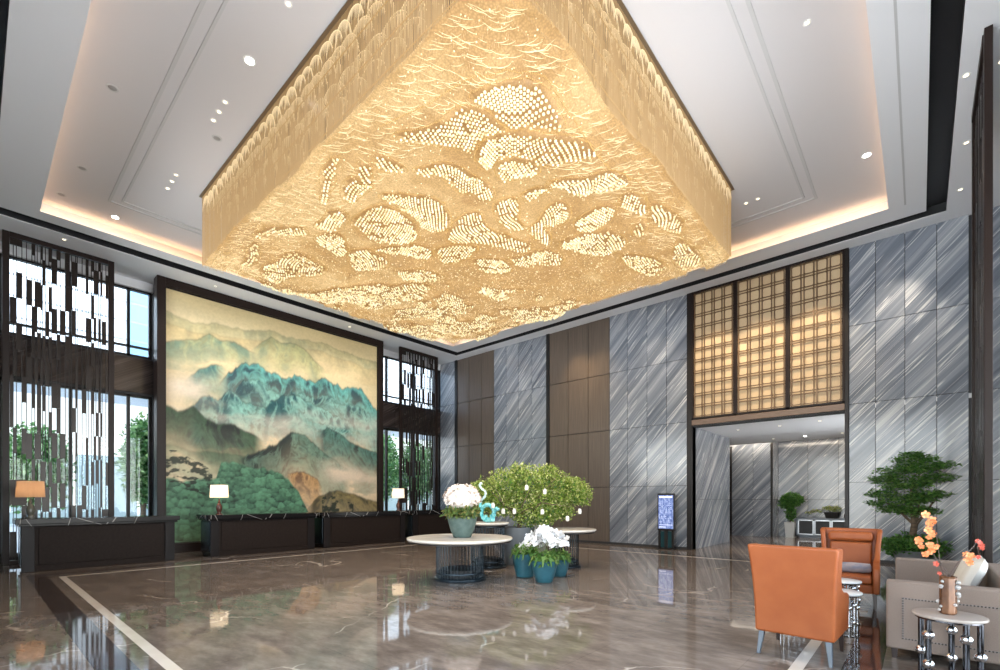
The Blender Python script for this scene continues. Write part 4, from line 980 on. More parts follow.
# pink-white flower pot on the large table
T1 = (-6.44, 6.17, .79)
t = thing('potted_flowers', 'blush white dome of orchids in a grey-green pot on the largest round table', 'potted flowers', T1)
pot(t, .17, .285, .40, M['greenpot'])
leaves('foliage', [(0, 0, .48, .34, .34, .10), (.1, -.1, .45, .3, .3, .10), (-.12, .05, .46, .32, .3, .10)], 2200, .075, M['leaf_m'], t, 3)
for i in range(5):
    a = i * 1.3; MB().tube([(.08 * math.cos(a), .08 * math.sin(a), .35), (.12 * math.cos(a), .12 * math.sin(a), .62), (.2 * math.cos(a), .2 * math.sin(a), .85)], .006, 5).build('stem', M['stem'], t, 60)
for a in (-2.3, -1.2, -.3):
    MB().tube([(.27 * math.cos(a), .27 * math.sin(a), .45), (.3 * math.cos(a), .3 * math.sin(a), .6)], [.03, .004], 6).build('dark_leaf_spike', M['leaf_d'], t, 60)
bp = blossom_mesh('blossom', M['petal_p'], .062); rr = random.Random(4); pts = []
for i in range(98):
    u = (i + .5) / 98; th = i * 2.39996; ph = math.acos(1 - 1.25 * u); d = Vector((math.sin(ph) * math.cos(th), math.sin(ph) * math.sin(th), math.cos(ph)))
    r_ = rr.uniform(.86, 1.03); pts.append((d.x * .34 * r_, d.y * .34 * r_, .72 + d.z * .28 * r_, d.x, d.y, d.z + .15))
blossoms(bp, t, pts, .9, 1.3)
MB().ball((0, 0, .7), .26, 14, 8, (1, 1, .8)).build('inner_blossom_mass', M['petal_p'], t, 60)

# turquoise sculpture
t = thing('sculpture', 'turquoise looping branch sculpture on the tallest round table', 'sculpture', (-7.05, 7.52, 1.012))
rr = random.Random(8)
def knob(pts, r0, seed):
    rr = random.Random(seed); P_ = [Vector(p) for p in pts]; Q = []
    for i in range(len(P_) - 1):
        a = P_[max(i - 1, 0)]; b = P_[i]; c = P_[i + 1]; d = P_[min(i + 2, len(P_) - 1)]
        for j in range(5):
            u = j / 5.; Q.append(.5 * ((2 * b) + (c - a) * u + (2 * a - 5 * b + 4 * c - d) * u * u + (3 * b - a - 3 * c + d) * u ** 3))
    Q.append(P_[-1]); rad = [r0 * (1 + .22 * math.sin(i * 1.9) + rr.uniform(-.1, .1)) for i in range(len(Q))]
    return Q, rad
ringp = [(.20 * math.cos(a) * 1.15 + .0, .20 * math.cos(a) * -.2, .20 + .17 * math.sin(a)) for a in [i * PI / 6 for i in range(13)]]
s = MB(); Q, rad = knob(ringp, .042, 1); s.tube(Q, rad, 10)
Q, rad = knob([(-.2, .04, .22), (-.27, .05, .36), (-.25, .05, .48)], .034, 2); s.tube(Q, rad, 9)
Q, rad = knob([(.12, -.03, .12), (.24, -.06, .2), (.32, -.08, .3), (.4, -.1, .27)], .032, 3); s.tube(Q, rad, 9)
Q, rad = knob([(-.1, .03, .12), (.0, .0, .055), (.12, -.03, .055), (.22, -.06, .06)], .044, 4); s.tube(Q, rad, 9)
s.build('looping_branches', M['turq'], t, 60)
s = MB(); Q, rad = knob([(-.25, .05, .47), (-.12, .04, .56), (-.10, .03, .66), (-.2, .03, .72), (-.27, .03, .8), (-.22, .03, .86)], .026, 5); s.tube(Q, rad, 8); s.build('pale_tip', M['paleturq'], t, 60)

# big bushy tree in a grey planter
t = thing('bushy_tree', 'large yellow-green bushy tree in the middle of the hall hung with white jars', 'tree', (-6.98, 8.5, 0))
MB().lathe([(.30, 0), (.31, .02), (.37, .84), (.375, .86), (.35, .86), (.34, .80), (0, .8)], n=40).build('planter', M['greyplanter'], t, 40)
tr = MB(); rr = random.Random(2)
tr.tube([(0, 0, .75), (.03, 0, 1.0), (.08, .03, 1.25)], [.05, .045, .035], 8)
for i in range(16):
    a = i * .9; L_ = rr.uniform(.5, 1.15); tr.tube([(.04, 0, .95 + .02 * i), (.3 + .0 + L_ * .5 * math.cos(a) - .2, L_ * .5 * math.sin(a), 1.25 + rr.uniform(-.1, .2)), (.3 + L_ * math.cos(a), L_ * math.sin(a) * .9, 1.5 + rr.uniform(-.2, .5))], [.022, .014, .005], 5)
tr.build('trunk', M['bark'], t, 60)
U_ = (.7471, .6647)   # crown is wider across the hall
blobs = []
for (s_, dz, rx, rz) in ((-.75, 1.62, .52, .42), (-.3, 1.85, .6, .45), (.25, 1.9, .65, .45), (.75, 1.82, .6, .42), (1.2, 1.68, .5, .36), (.1, 1.45, .8, .42), (.7, 1.4, .6, .38), (-.45, 1.4, .6, .36), (1.45, 1.6, .32, .26), (.3, 1.12, .6, .32), (-.05, 2.12, .25, .25), (.6, 2.12, .3, .24), (1.0, 1.25, .35, .26), (-1.0, 1.7, .25, .25), (1.3, 1.85, .25, .2)):
    blobs.append((s_ * U_[0] + rr.uniform(-.1, .1), s_ * U_[1] + rr.uniform(-.1, .1), dz, rx * .9, rx * .9, rz))
leaves('foliage', blobs, 22000, .058, M['leaf_y'], t, 11, .4)
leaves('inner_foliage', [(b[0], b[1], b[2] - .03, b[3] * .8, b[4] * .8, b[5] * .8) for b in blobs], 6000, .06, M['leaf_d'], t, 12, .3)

# white jars hanging in the tree
def jar(loc, label):
    t = thing('hanging_jar', label, 'hanging jar', loc, 0, 'white jars hanging in the bushy tree')
    MB().lathe([(.02, -.05), (.034, -.045), (.038, -.02), (.038, .03), (.03, .045), (0, .047)], n=18).build('jar_body', M['porcelain'], t, 40)
    MB().lathe([(.024, .045), (.024, .06), (0, .062)], n=14).build('lid', M['white'], t, 40)
    MB().tube([(0, 0, .06), (0, .01, .16)], .0025, 4).build('cord', M['twig'], t)
    return t
for l, lab in (((-6.07, 7.65, 1.74), 'white jar hanging highest in the tree, left of centre'),
               ((-5.79, 7.9, 1.66), 'white jar hanging just right of the highest jar in the tree'),
               ((-6.43, 7.33, 1.25), 'white jar low in the tree, right beside the turquoise sculpture'),
               ((-6.26, 7.48, 1.25), 'white jar low in the tree, second from the sculpture'),
               ((-5.83, 7.87, 1.24), 'white jar low in the middle of the tree above the white orchids'),
               ((-5.25, 8.38, 1.25), 'white jar at the right edge of the tree, over the right table'),
               ((-6.59, 7.19, 1.37), 'small white jar in the left edge of the tree behind the sculpture'),
               ((-5.44, 8.21, 1.10), 'lowest white jar, just above the right table top')): jar(l, lab)

# teal pots with white orchids
M['leaf_g'] = leafmat('grass_green_leaf', (.05, .13, .02), (.12, .26, .05), (.28, .36, .10))
def orchid_pot(loc, label, r0, r1, h, n, seed, spread, top):
    t = thing('orchid_pot', label, 'potted orchid', loc, 0, 'white orchids in teal pots')
    pot(t, r0, r1, h, M['tealpot'])
    leaves('foliage', [(0, 0, h + .05, r1 * .95, r1 * .95, .12), (.03, -.03, h, r1 * .95, r1 * .95, .1)], 700, .08, M['leaf_g'], t, seed)
    lg = MB(); rr = random.Random(seed)
    for i in range(12):
        a = i * 2 * PI / 12; r_ = r1 * 1.25; lg.grid([[(r1 * .4 * math.cos(a), r1 * .4 * math.sin(a), h + .02), (r1 * .4 * math.cos(a + .2), r1 * .4 * math.sin(a + .2), h + .02)], [(r1 * .9 * math.cos(a - .1), r1 * .9 * math.sin(a - .1), h + .09), (r1 * .9 * math.cos(a + .2), r1 * .9 * math.sin(a + .2), h + .09)], [(r_ * math.cos(a), r_ * math.sin(a), h - .08), (r_ * math.cos(a + .05), r_ * math.sin(a + .05), h - .1)]])
    lg.build('drooping_leaves', M['leaf_g'], t, 60)
    bp = blossom_mesh('blossom', M['petal_w'], .062); pts = []
    ns = max(5, n // 9)
    for k in range(ns):
        a = k * 2.4; rad = spread * math.sqrt((k + .5) / ns); ex, ey = rad * math.cos(a), rad * math.sin(a); zt = h + top * (1.05 - .45 * (rad / spread) ** 2)
        P_ = [(ex * .15, ey * .15, h), (ex * .4, ey * .4, h + (zt - h) * .75), (ex * .75, ey * .75, zt), (ex * 1.1, ey * 1.1, zt - .06)]
        MB().tube(P_, .004, 4).build('stem', M['stem'], t)
        for q in range(9):
            u = .35 + .65 * q / 8; i0 = min(int(u * 3), 2); f = u * 3 - i0; p = [P_[i0][c] * (1 - f) + P_[i0 + 1][c] * f for c in range(3)]
            pts.append((p[0] + rr.uniform(-.05, .05), p[1] + rr.uniform(-.05, .05), p[2] + rr.uniform(-.04, .03), ex + rr.uniform(-.3, .3), ey + rr.uniform(-.3, .3) - .15, .25 + rr.uniform(-.2, .3)))
    blossoms(bp, t, pts[:98], .85, 1.3, seed)
orchid_pot((-5.10, 6.94, 0), 'teal pot of white orchids standing in front, nearest of the three', .15, .245, .40, 98, 5, .36, .58)
orchid_pot((-5.74, 7.18, 0), 'teal pot of white orchids at the left, behind the front orchid pot', .17, .25, .46, 18, 6, .12, .16)
orchid_pot((-5.30, 7.68, 0), 'teal pot of white orchids at the right rear, mostly behind the front pot', .15, .22, .34, 36, 7, .16, .5)

# ------------------------------------------------------------------ digital signage stand
t = thing('signage_stand', 'slim black digital information stand with blue screen in front of the marble wall', 'digital sign', (-5.72, 13.98, 0))
MB().box(-.26, .26, -.04, .03, .56, 1.68).build('housing', M['blackmetal'], t, bevel=.01)
m_scr = mat('blue_screen', (.02, .03, .06), .15, emis=(.20, .30, .72), estr=.75); nt = m_scr.node_tree
tc = N(nt, 'ShaderNodeTexCoord'); mp = N(nt, 'ShaderNodeMapping'); mp.inputs['Scale'].default_value = (16, 1, 5); n_ = N(nt, 'ShaderNodeTexNoise'); n_.inputs['Scale'].default_value = 1.5; n_.inputs['Detail'].default_value = 4
nt.links.new(tc.outputs['Object'], mp.inputs[0]); nt.links.new(mp.outputs[0], n_.inputs['Vector']); r_ = ramp(nt, [(.35, (.10, .15, .42)), (.5, (.24, .33, .72)), (.65, (.62, .72, .98))]); nt.links.new(n_.outputs[0], r_.inputs[0]); nt.links.new(r_.outputs[0], nt.nodes['Principled BSDF'].inputs['Emission Color'])
sc_ = MB().box(-.225, .225, -.046, -.041, .62, 1.63).build('screen', m_scr, t)
hl = mat('screen_text', (.5, .5, .6), .3, emis=(.75, .82, 1.), estr=.9); tx = MB()
tx.box(-.2, .2, -.049, -.047, 1.55, 1.6); rr = random.Random(6)
for i in range(7):
    for j in range(13):
        if rr.random() < .55: tx.box(-.19 + i * .055, -.19 + i * .055 + rr.uniform(.01, .035), -.049, -.047, 1.48 - j * .055, 1.488 - j * .055)
tx.box(-.2, .2, -.049, -.047, .73, .742).box(-.2, .0, -.049, -.047, .66, .68)
tx.build('screen_text', hl, sc_)
MB().box(-.24, -.17, -.03, .02, .03, .56).box(.17, .24, -.03, .02, .03, .56).box(-.05, .05, -.03, .02, .03, .56).build('legs_frame', M['blackmetal'], t, bevel=.004)
MB().box(-.17, -.05, -.01, .0, .05, .54).box(.05, .17, -.01, .0, .05, .54).build('glass_infill', mat('dark_teal_glass', (.015, .05, .06), .08), t)
MB().box(-.28, .28, -.14, .12, 0, .03).build('base_plate', M['blackmetal'], t, bevel=.006)

# ------------------------------------------------------------------ passage furniture
t = thing('passage_tree', 'leafy green indoor tree in a pale pot inside the passage', 'potted plant', (-3.86, 21.7, 0))
MB().box(-.16, .16, -.16, .16, 0, .01).taper(0, 0, 0, .6, .13, .18).build('pot', mat('pale_grey_pot', (.55, .56, .55), .5), t, bevel=.01)
MB().tube([(0, 0, .55), (.03, 0, 1.0), (-.02, .02, 1.5)], [.025, .02, .012], 7).tube([(.02, 0, .9), (.15, -.05, 1.4)], [.014, .006], 6).tube([(.02, 0, .8), (-.18, -.05, 1.3)], [.014, .006], 6).build('trunk', M['bark'], t, 60)
leaves('foliage', [(0, 0, 1.45, .33, .3, .33), (.22, -.05, 1.5, .24, .24, .22), (-.16, -.05, 1.35, .22, .24, .22), (.02, -.05, .95, .18, .2, .28)], 2600, .10, M['leaf_d'], t, 21)
t = thing('sideboard', 'low grey sideboard with dark glazed doors inside the passage', 'sideboard', (-3.68, 21.85, 0))
MB().box(0, 2.3, 0, .4, .72, .78).box(0, 2.3, .02, .4, .06, .12).box(0, .05, .02, .4, .06, .72).box(2.25, 2.3, .02, .4, .06, .72).box(.03, 2.27, .3, .4, .12, .72).box(.1, 2.2, .05, .35, 0, .06).build('carcass', mat('grey_lacquer', (.16, .19, .23), .35), t, bevel=.005)
for i in range(4):
    x0 = .06 + i * .548; d = MB(); d.box(x0, x0 + .53, .0, .02, .12, .16).box(x0, x0 + .53, 0, .02, .66, .71).box(x0, x0 + .04, 0, .02, .12, .71).box(x0 + .49, x0 + .53, 0, .02, .12, .71)
    dd = d.build('door', mat('silver_door_frame', (.45, .47, .5), .3, metal=.6) if i == 0 else bpy.data.materials['silver_door_frame'], t, bevel=.003)
    MB().box(x0 + .04, x0 + .49, .008, .016, .16, .66).build('door_pane', M['black'], dd)
t = thing('bonsai_bowl', 'black square bowl with reaching yellow-green branch on the sideboard', 'arrangement', (-2.52, 22.02, .78))
MB().taper(0, 0, 0, .24, .18, .25).build('bowl', M['black'], t, bevel=.02)
MB().tube([(0, 0, .2), (-.2, 0, .38), (-.5, -.02, .3), (-.85, -.03, .2)], [.015, .012, .008, .004], 6).tube([(0, 0, .2), (.1, 0, .4)], [.012, .005], 6).build('branch', M['bark'], t, 60)
leaves('foliage', [(-.1, 0, .38, .25, .15, .1), (.1, 0, .36, .22, .15, .12), (-.5, 0, .27, .22, .1, .06), (-.75, 0, .2, .18, .08, .05)], 600, .06, M['leaf_y'], t, 23)
t = thing('amber_bottle', 'small dark amber bottle at the right end of the sideboard', 'bottle', (-2.08, 21.98, .78))
MB().lathe([(.05, 0), (.06, .01), (.06, .14), (.03, .2), (.02, .22), (.02, .27), (0, .27)], n=20).build('bottle_body', amber, t, 40)
MB().lathe([(.024, .27), (.024, .3), (0, .3)], n=14).build('cap', M['chrome'], t, 40)

# ------------------------------------------------------------------ tall plant by the marble wall
t = thing('potted_tree', 'tall layered green tree in a pot by the marble wall, behind the sofa', 'potted plant', (-.12, 13.3, 0))
MB().lathe([(.24, 0), (.26, .01), (.33, .4), (.34, .42), (.31, .42), (.3, .38), (0, .38)], n=32).build('pot', M['greyplanter'], t, 40)
MB().tube([(0, 0, .35), (.0, 0, .7), (.03, 0, 1.0), (-.03, 0, 1.4), (.0, 0, 1.9)], [.07, .06, .05, .035, .012], 8).tube([(.02, 0, .9), (.25, -.05, 1.3), (.45, -.08, 1.7)], [.03, .02, .006], 7).tube([(0, 0, 1.0), (-.3, 0, 1.35), (-.55, -.05, 1.5)], [.03, .018, .006], 7).tube([(-.01, 0, .5), (.05, 0, .9), (.12, .02, 1.5)], [.04, .035, .01], 7).build('trunk', M['bark'], t, 60)
blobs = [(.05, 0, 2.35, .42, .3, .10), (.2, -.05, 2.2, .55, .35, .12), (-.15, -.05, 2.12, .5, .33, .10), (-.42, -.08, 1.95, .36, .28, .10), (.3, 0, 1.95, .42, .3, .12), (-.1, -.1, 1.8, .5, .35, .12), (-.5, -.05, 1.62, .32, .26, .10), (-.05, -.1, 1.5, .5, .35, .13), (.25, -.05, 1.6, .38, .3, .12), (-.3, -.05, 1.3, .34, .28, .11), (.1, -.1, 1.25, .36, .3, .12), (-.6, -.05, 1.42, .2, .18, .07), (.0, 0, 2.45, .25, .2, .07)]
M['leaf_b'] = leafmat('fresh_green_leaf', (.04, .14, .03), (.13, .30, .06), (.26, .44, .12))
leaves('foliage', blobs, 7500, .075, M['leaf_b'], t, 31, .3, .9)
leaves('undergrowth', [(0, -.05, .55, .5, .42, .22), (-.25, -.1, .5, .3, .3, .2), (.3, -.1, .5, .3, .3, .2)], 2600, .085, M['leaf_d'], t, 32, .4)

# ------------------------------------------------------------------ armchairs
def surf(b, f, nu, nv):
    b.grid([[f(i / nu, j / nv) for j in range(nv + 1)] for i in range(nu + 1)])
def armchair(label, loc, rz, leg_back, leg_front):
    """wing armchair, seat looks along +y"""
    t = thing('armchair', label, 'armchair', loc, rz, 'tan leather wing armchairs')
    H = 1.07; B0 = .22
    # back shell: flares outward and leans back towards the top
    def half(z): u = (z - B0) / (H - B0); return .325 + .045 * u ** 2.2
    def yb(z): u = (z - B0) / (H - B0); return -.34 - .10 * u ** 1.6
    b = MB(); zs = [B0 + (H - B0) * i / 10. for i in range(11)]; th = .085; rows = []
    for z in zs: rows.append([(-half(z), yb(z), z), (half(z), yb(z), z), (half(z), yb(z) + th, z), (-half(z), yb(z) + th, z)])
    vs = [p for r_ in rows for p in r_]; fs = [(0, 1, 2, 3), (40, 43, 42, 41)]
    for i in range(10):
        for j in range(4): fs.append((i * 4 + j, i * 4 + (j + 1) % 4, i * 4 + 4 + (j + 1) % 4, i * 4 + 4 + j))
    b.add(vs, fs); b.build('backrest', M['leather'], t, 40, bevel=.022, seg=3)
    # wings running down into the arms
    for sx in (-1, 1):
        prof = []
        for z, y in ((B0, .34), (.46, .36), (.565, .33), (.60, .22), (.615, .08), (.66, -.04), (.78, -.13), (.92, -.17), (1.03, -.2), (1.065, -.26)): prof.append((z, y))
        b = MB(); vs = []; fs = []; k_ = len(prof)
        for z, y in prof:
            xo = half(z) + .002 if z > .6 else half(z) + .002; tk = .075 if z < .62 else .06
            for x, yy_ in ((xo, y), (xo - tk, y), (xo - tk, yb(z) + .03), (xo, yb(z) + .03)): vs.append((sx * x, yy_, z))
        fs = [(0, 1, 2, 3), tuple((k_ - 1) * 4 + j for j in (3, 2, 1, 0))]
        for i in range(k_ - 1):
            for j in range(4): fs.append((i * 4 + j, i * 4 + (j + 1) % 4, i * 4 + 4 + (j + 1) % 4, i * 4 + 4 + j))
        b.add(vs, fs); b.build('wing_arm', M['leather'], t, 50, bevel=.02, seg=3)
    MB().box(-.26, .26, -.28, .33, B0, .34).build('seat_base', M['leather'], t, 40, bevel=.02, seg=3)
    MB().box(-.245, .245, -.24, .355, .345, .46).build('seat_cushion', M['leather'], t, 40, bevel=.035, seg=4)
    MB().box(-.25, .25, -.30, -.2, .47, .88).build('back_cushion', M['leather'], t, 40, bevel=.03, seg=3)
    MB().box(-.27, .27, -.36, -.2, .89, 1.03).build('head_roll', M['leather'], t, 40, bevel=.045, seg=4)
    for i, (x, y, dx, dy) in enumerate(((-.27, -.28, -.025, -.05), (.27, -.28, .025, -.05), (-.27, .27, -.01, .02), (.27, .27, .01, .02))):
        MB().taper(x + dx, y + dy, 0, B0 + .02, .014, .026, -dx, -dy).build('leg', leg_back if i < 2 else leg_front, t, bevel=.004)
    return t
steel = mat('grey_steel_leg', (.07, .09, .115), .35)
armchair('tan leather wing armchair in front, its smooth back to the camera', (-.87, 5.45, 0), R(-3), steel, M['legdark'])
armchair('tan leather wing armchair further away, facing the camera with a patterned cushion', (-.75, 8.4, 0), R(184), M['legdark'], M['legdark'])
t = thing('lumbar_cushion', 'rolled grey and rust patterned cushion lying on the facing armchair', 'cushion', (-.72, 8.34, .535))
t.rotation_euler = (0, 0, R(4))
cmat = mat('patterned_cushion', (.30, .24, .23), .8, noise=((.16, .16, .2), 9, (1, 1, 2.5)))
MB().tube([(-.22, 0, 0), (-.2, 0, 0), (-.1, 0, 0), (.0, 0, 0), (.1, 0, 0), (.2, 0, 0), (.22, 0, 0)], [.03, .065, .072, .074, .072, .065, .03], 16).build('cushion_cover', cmat, t, 60)
MB().tube([(-.235, 0, 0), (-.22, 0, 0)], .028, 12).build('end_piping', M['leather'], t, 60)

# ------------------------------------------------------------------ small chrome tables
def ball_table(label, loc, r, h, top, legs, seed, legm, rl=.012, group='small round tables with chrome ball legs', rb=.028):
    t = thing('ball_leg_table', label, 'side table', loc, 0, group); rr = random.Random(seed)
    MB().lathe([(r - .02, h - .028), (r - .004, h - .024), (r, h - .014), (r - .003, h - .003), (r - .01, h), (0, h)], n=56).build('table_top', top, t, 35)
    MB().lathe([(r - .03, h - .045), (r - .02, h - .04), (r - .02, h - .028), (0, h - .028)], n=48).build('under_plate', M['darkchrome'], t, 35)
    for i in range(legs):
        a = 2 * PI * i / legs + .2; x, y = (r - .045) * math.cos(a), (r - .045) * math.sin(a)
        lg = MB().tube([(x, y, 0), (x, y, h - .04)], rl, 12).build('leg', legm, t, 60)
        zz = [rr.uniform(.25, .45) * h, rr.uniform(.6, .85) * h] if rb < .03 or i % 2 else [rr.uniform(.3, .75) * h]
        for z in zz: MB().ball((x, y, z), rb, 16, 10).build('ball', M['chrome'], lg, 60)
    pts = [((r - .045) * math.cos(i * PI / 16), (r - .045) * math.sin(i * PI / 16), .012) for i in range(32)]
    MB().tube(pts, .01, 8, True).build('foot_ring', legm, t, 60)
ball_table('small white-topped chrome table, nearer of the two between the armchairs', (-.66, 6.5, 0), .195, .475, M['whitetop'], 16, 1, M['chrome'], .012)
ball_table('small white-topped chrome table closer to the facing armchair', (-.73, 7.42, 0), .19, .475, M['whitetop'], 14, 2, M['chrome'], .012)
ball_table('chrome table hidden behind the near armchair, showing only as a glint below it', (-1.08, 6.15, 0), .16, .45, M['whitetop'], 14, 3, M['chrome'], .012)
ball_table('round taupe-topped table with dark ball legs in the right foreground, holding the vase', (.18, 5.4, 0), .235, .55, mat('taupe_stone_top', (.40, .34, .30), .25), 5, 4, M['darkchrome'], .021, None, .042)

# vase with orange orchid branches
t = thing('flower_vase', 'faceted copper vase with orange orchid branches on the foreground table', 'vase', (.174, 5.4, .55))
m_cu = mat('copper_glass', (.075, .03, .012), .2, metal=.2, noise=((.20, .085, .035), 14, (1, 1, .4)))
MB().lathe([(.048, 0), (.056, .01), (.054, .30), (.057, .315), (.046, .315), (.044, .27), (0, .27)], n=8).build('vase_body', m_cu, t, bevel=.003)
kn = mat('clear_knob', (.95, .93, .9), .05, trans=.7); kb = MB(); rr = random.Random(5)
for i in range(16): a = rr.uniform(0, 2 * PI); kb.ball((.062 * math.cos(a), .062 * math.sin(a), rr.uniform(.03, .3)), rr.uniform(.012, .02), 10, 6)
kb.build('glass_knobs', kn, t, 60)
def across(s, z, f=0.): return (s * .7471 + f * .6647, s * .6647 - f * .7471, z)
BR = [([(0, .28), (-.03, .38), (-.08, .50), (-.16, .58), (-.24, .60)], 9, 'o'), ([(0, .28), (-.02, .42), (-.06, .58), (-.13, .72), (-.2, .80)], 10, 'o'), ([(0, .28), (.03, .4), (.08, .47), (.14, .48), (.20, .44)], 6, 'o'), ([(0, .28), (.04, .42), (.14, .54), (.24, .62), (.27, .55), (.31, .49)], 6, 'r'), ([(0, .28), (-.02, .36), (-.04, .44)], 2, 'r')]
bo = blossom_mesh('orange_blossom', M['petal_o'], .027); br_ = blossom_mesh('coral_blossom', M['petal_r'], .02); po = []; pr = []
for P_, nb, kd in BR:
    pp = [across(s, z, .05 * math.sin(i + nb)) for i, (s, z) in enumerate(P_)]
    MB().tube(pp, [.004 - .0005 * i for i in range(len(pp))], 5).build('branch', M['twig'], t, 60)
    for q in range(nb):
        u = .5 + .5 * q / max(nb - 1, 1); x = u * (len(pp) - 1); i0 = min(int(x), len(pp) - 2); f = x - i0
        p = [pp[i0][c] * (1 - f) + pp[i0 + 1][c] * f + rr.uniform(-.045, .045) for c in range(3)]
        (po if kd == 'o' else pr).append((*p, rr.uniform(-.6, .6), -1, rr.uniform(-.3, .5)))
blossoms(bo, t, po, .8, 1.25, 3); blossoms(br_, t, pr, .8, 1.2, 4)

# ------------------------------------------------------------------ sofa
t = thing('sofa', 'taupe fabric sofa with studded arm panels in the right foreground', 'sofa', (-.24, 5.78, 0))
SX, SY = .99, 2.42; BT = .735
def arm(y0, y1, out):
    a = MB().box(0, SX, y0, y1, .1, BT).build('arm', M['sofa'], t, 40, bevel=.018, seg=3)
    yf = y0 - .006 if out < 0 else y1 + .006
    pl_ = MB(); x0, x1, z0, z1 = .115, SX - .1, .2, .585
    for (a0, a1, c0, c1) in ((x0, x1, z0, z0 + .012), (x0, x1, z1 - .012, z1), (x0, x0 + .012, z0, z1), (x1 - .012, x1, z0, z1)): pl_.box(a0, a1, min(yf, yf + out * -.01), max(yf, yf + out * -.01) , c0, c1)
    pl_.build('panel_welt', mat('taupe_welt', (.22, .185, .165), .9) if 'taupe_welt' not in bpy.data.materials else bpy.data.materials['taupe_welt'], a)
    st = MB(); step = .022
    def studs(xa, za, xb, zb):
        n_ = int(math.hypot(xb - xa, zb - za) / step)
        for i in range(n_ + 1): st.ball((xa + (xb - xa) * i / n_, yf, za + (zb - za) * i / n_), .0065, 6, 4, (1, .6, 1))
    studs(x0 + .006, z0 + .006, x1 - .006, z0 + .006); studs(x0 + .006, z1 - .006, x1 - .006, z1 - .006); studs(x0 + .006, z0 + .03, x0 + .006, z1 - .03); studs(x1 - .006, z0 + .03, x1 - .006, z1 - .03)
    st.build('nailhead_trim', M['darkchrome'], a, 60)
arm(0, .15, -1); arm(SY - .15, SY, 1)
MB().box(SX - .16, SX, .15, SY - .15, .1, BT).build('backrest', M['sofa'], t, 40, bevel=.018, seg=3)
MB().box(.03, SX - .16, .15, SY - .15, .1, .28).build('seat_base', M['sofa'], t, 40, bevel=.015)
for i in range(2):
    ya = .155 + i * (SY - .31) / 2; MB().box(.0, SX - .17, ya + .003, ya + (SY - .31) / 2 - .003, .285, .45).build('seat_cushion', M['sofa'], t, 40, bevel=.035, seg=4)
for x in (.06, SX - .08):
    for y in (.07, SY - .07): MB().taper(x, y, 0, .11, .018, .026).build('leg', M['legdark'], t)
def throw_pillow(loc, rot, label, m, s=.24):
    t = thing('throw_pillow', label, 'pillow', loc); t.rotation_euler = rot; n = 14; rows = []
    V_ = []; F_ = []
    for sgn in (1, -1):
        rows = []
        for i in range(n + 1):
            rr_ = []
            for j in range(n + 1):
                u = i / n * 2 - 1; v = j / n * 2 - 1; th = .075 * ((1 - u ** 4) * (1 - v ** 4)) ** .5; pinch = 1 - .07 * (1 - abs(u)) * abs(v) ** 2 - .0
                rr_.append((sgn * th, u * s * (1 - .08 * (1 - v * v)) if abs(u) == 1 else u * s, v * s))
            rows.append(rr_)
        b_ = MB() if sgn == 1 else b_; b_.grid(rows)
    b_.build('pillow_cover', m, t, 80)
    MB().tube([(0, -s, -s), (0, 0, -s * .97), (0, s, -s), (0, s * .97, 0), (0, s, s), (0, 0, s * .97), (0, -s, s), (0, -s * .97, 0)], .006, 6, True).build('piping', m, t, 60)
throw_pillow((.41, 7.2, .655), (0, R(22), 0), 'cream white pillow leaning on the sofa back near its far end', M['cream'])
throw_pillow((.41, 7.72, .64), (0, R(20), R(8)), 'cream pillow in the far corner of the sofa, behind the whiter one', M['cream'], .22)
# ------------------------------------------------------------------ outside the windows
struct(MB().box(-70, XL - .4, -40, 50, -.35, -.15).build('ground', mat('pale_paving', (.42, .43, .44), .8)))
t = thing('office_building', 'pale panelled building with thin horizontal joints outside the upper left windows', 'building', (-27, 6, -.15))
fa = MB(); jo = MB(); y = -22
fa.box(-4, 0, -24, 30, 6.6, 22)
fac = mat('pale_facade', (.62, .66, .70), .6); fac2 = mat('blue_glass_facade', (.14, .28, .45), .3)
fa.build('facade_wall', fac, t)
for i in range(18): jo.box(0, .03, -24, 30, 7.2 + i * .85, 7.27 + i * .85)
jo.build('horizontal_joints', mat('facade_joint', (.22, .26, .3), .6), t)
g2 = MB()
g2.box(.0, .02, -1.15, 3.0, 7.0, 20)
g2.build('blue_glazing', fac2, t)
cl = MB()
for a in (-20, -13, -6.5, 6, 13, 20, 27): cl.box(-1.0, -.5, a, a + .5, 0, 6.7)
cl.build('columns', mat('column_grey', (.25, .27, .3), .6), t)
rr = random.Random(15); kinds = ['dense green tree standing outside the left windows', 'lighter bushy tree outside the left windows', 'slim dark tree outside the windows']
spots = [(-22, -.9, 6.0, 1.3), (-21.8, 1.4, 4.4, 1.0), (-21.6, 4.3, 5.0, .7), (-23.5, 7.0, 5.0, 1.6), (-22., 15.0, 5.6, 1.1), (-22.4, 17.6, 5.4, 1.2), (-23.6, 20.6, 6.2, 1.4), (-25, 10, 5, 1.5)]
labs = ['leftmost green tree outside, seen through the far left screen', 'low green tree outside, behind the first desk lamp', 'slim blue-green tree outside, between screen and painting', 'green tree outside hidden behind the painting wall', 'green tree outside the gap right of the painting', 'green tree outside behind the corner screen', 'farthest green tree outside behind the corner screen', 'green tree outside behind the painting, farther right']
for (x, y, h, w), lb in zip(spots, labs):
    if 'painting wall' in lb or 'farther right' in lb: continue
    t = thing('garden_tree', lb, 'tree', (x, y, -.15), 0, 'garden trees outside the windows')
    MB().tube([(0, 0, 0), (.05, 0, h * .4), (0, 0, h * .8)], [.1, .08, .03], 7).build('trunk', M['bark'], t, 60)
    leaves('foliage', [(0, 0, h * .62, w, w, h * .33), (w * .4, 0, h * .5, w * .7, w * .7, h * .22), (-w * .3, w * .3, h * .72, w * .6, w * .6, h * .22)], 5200, .2, M['leaf_out'], t, rr.randint(1, 999), .35)
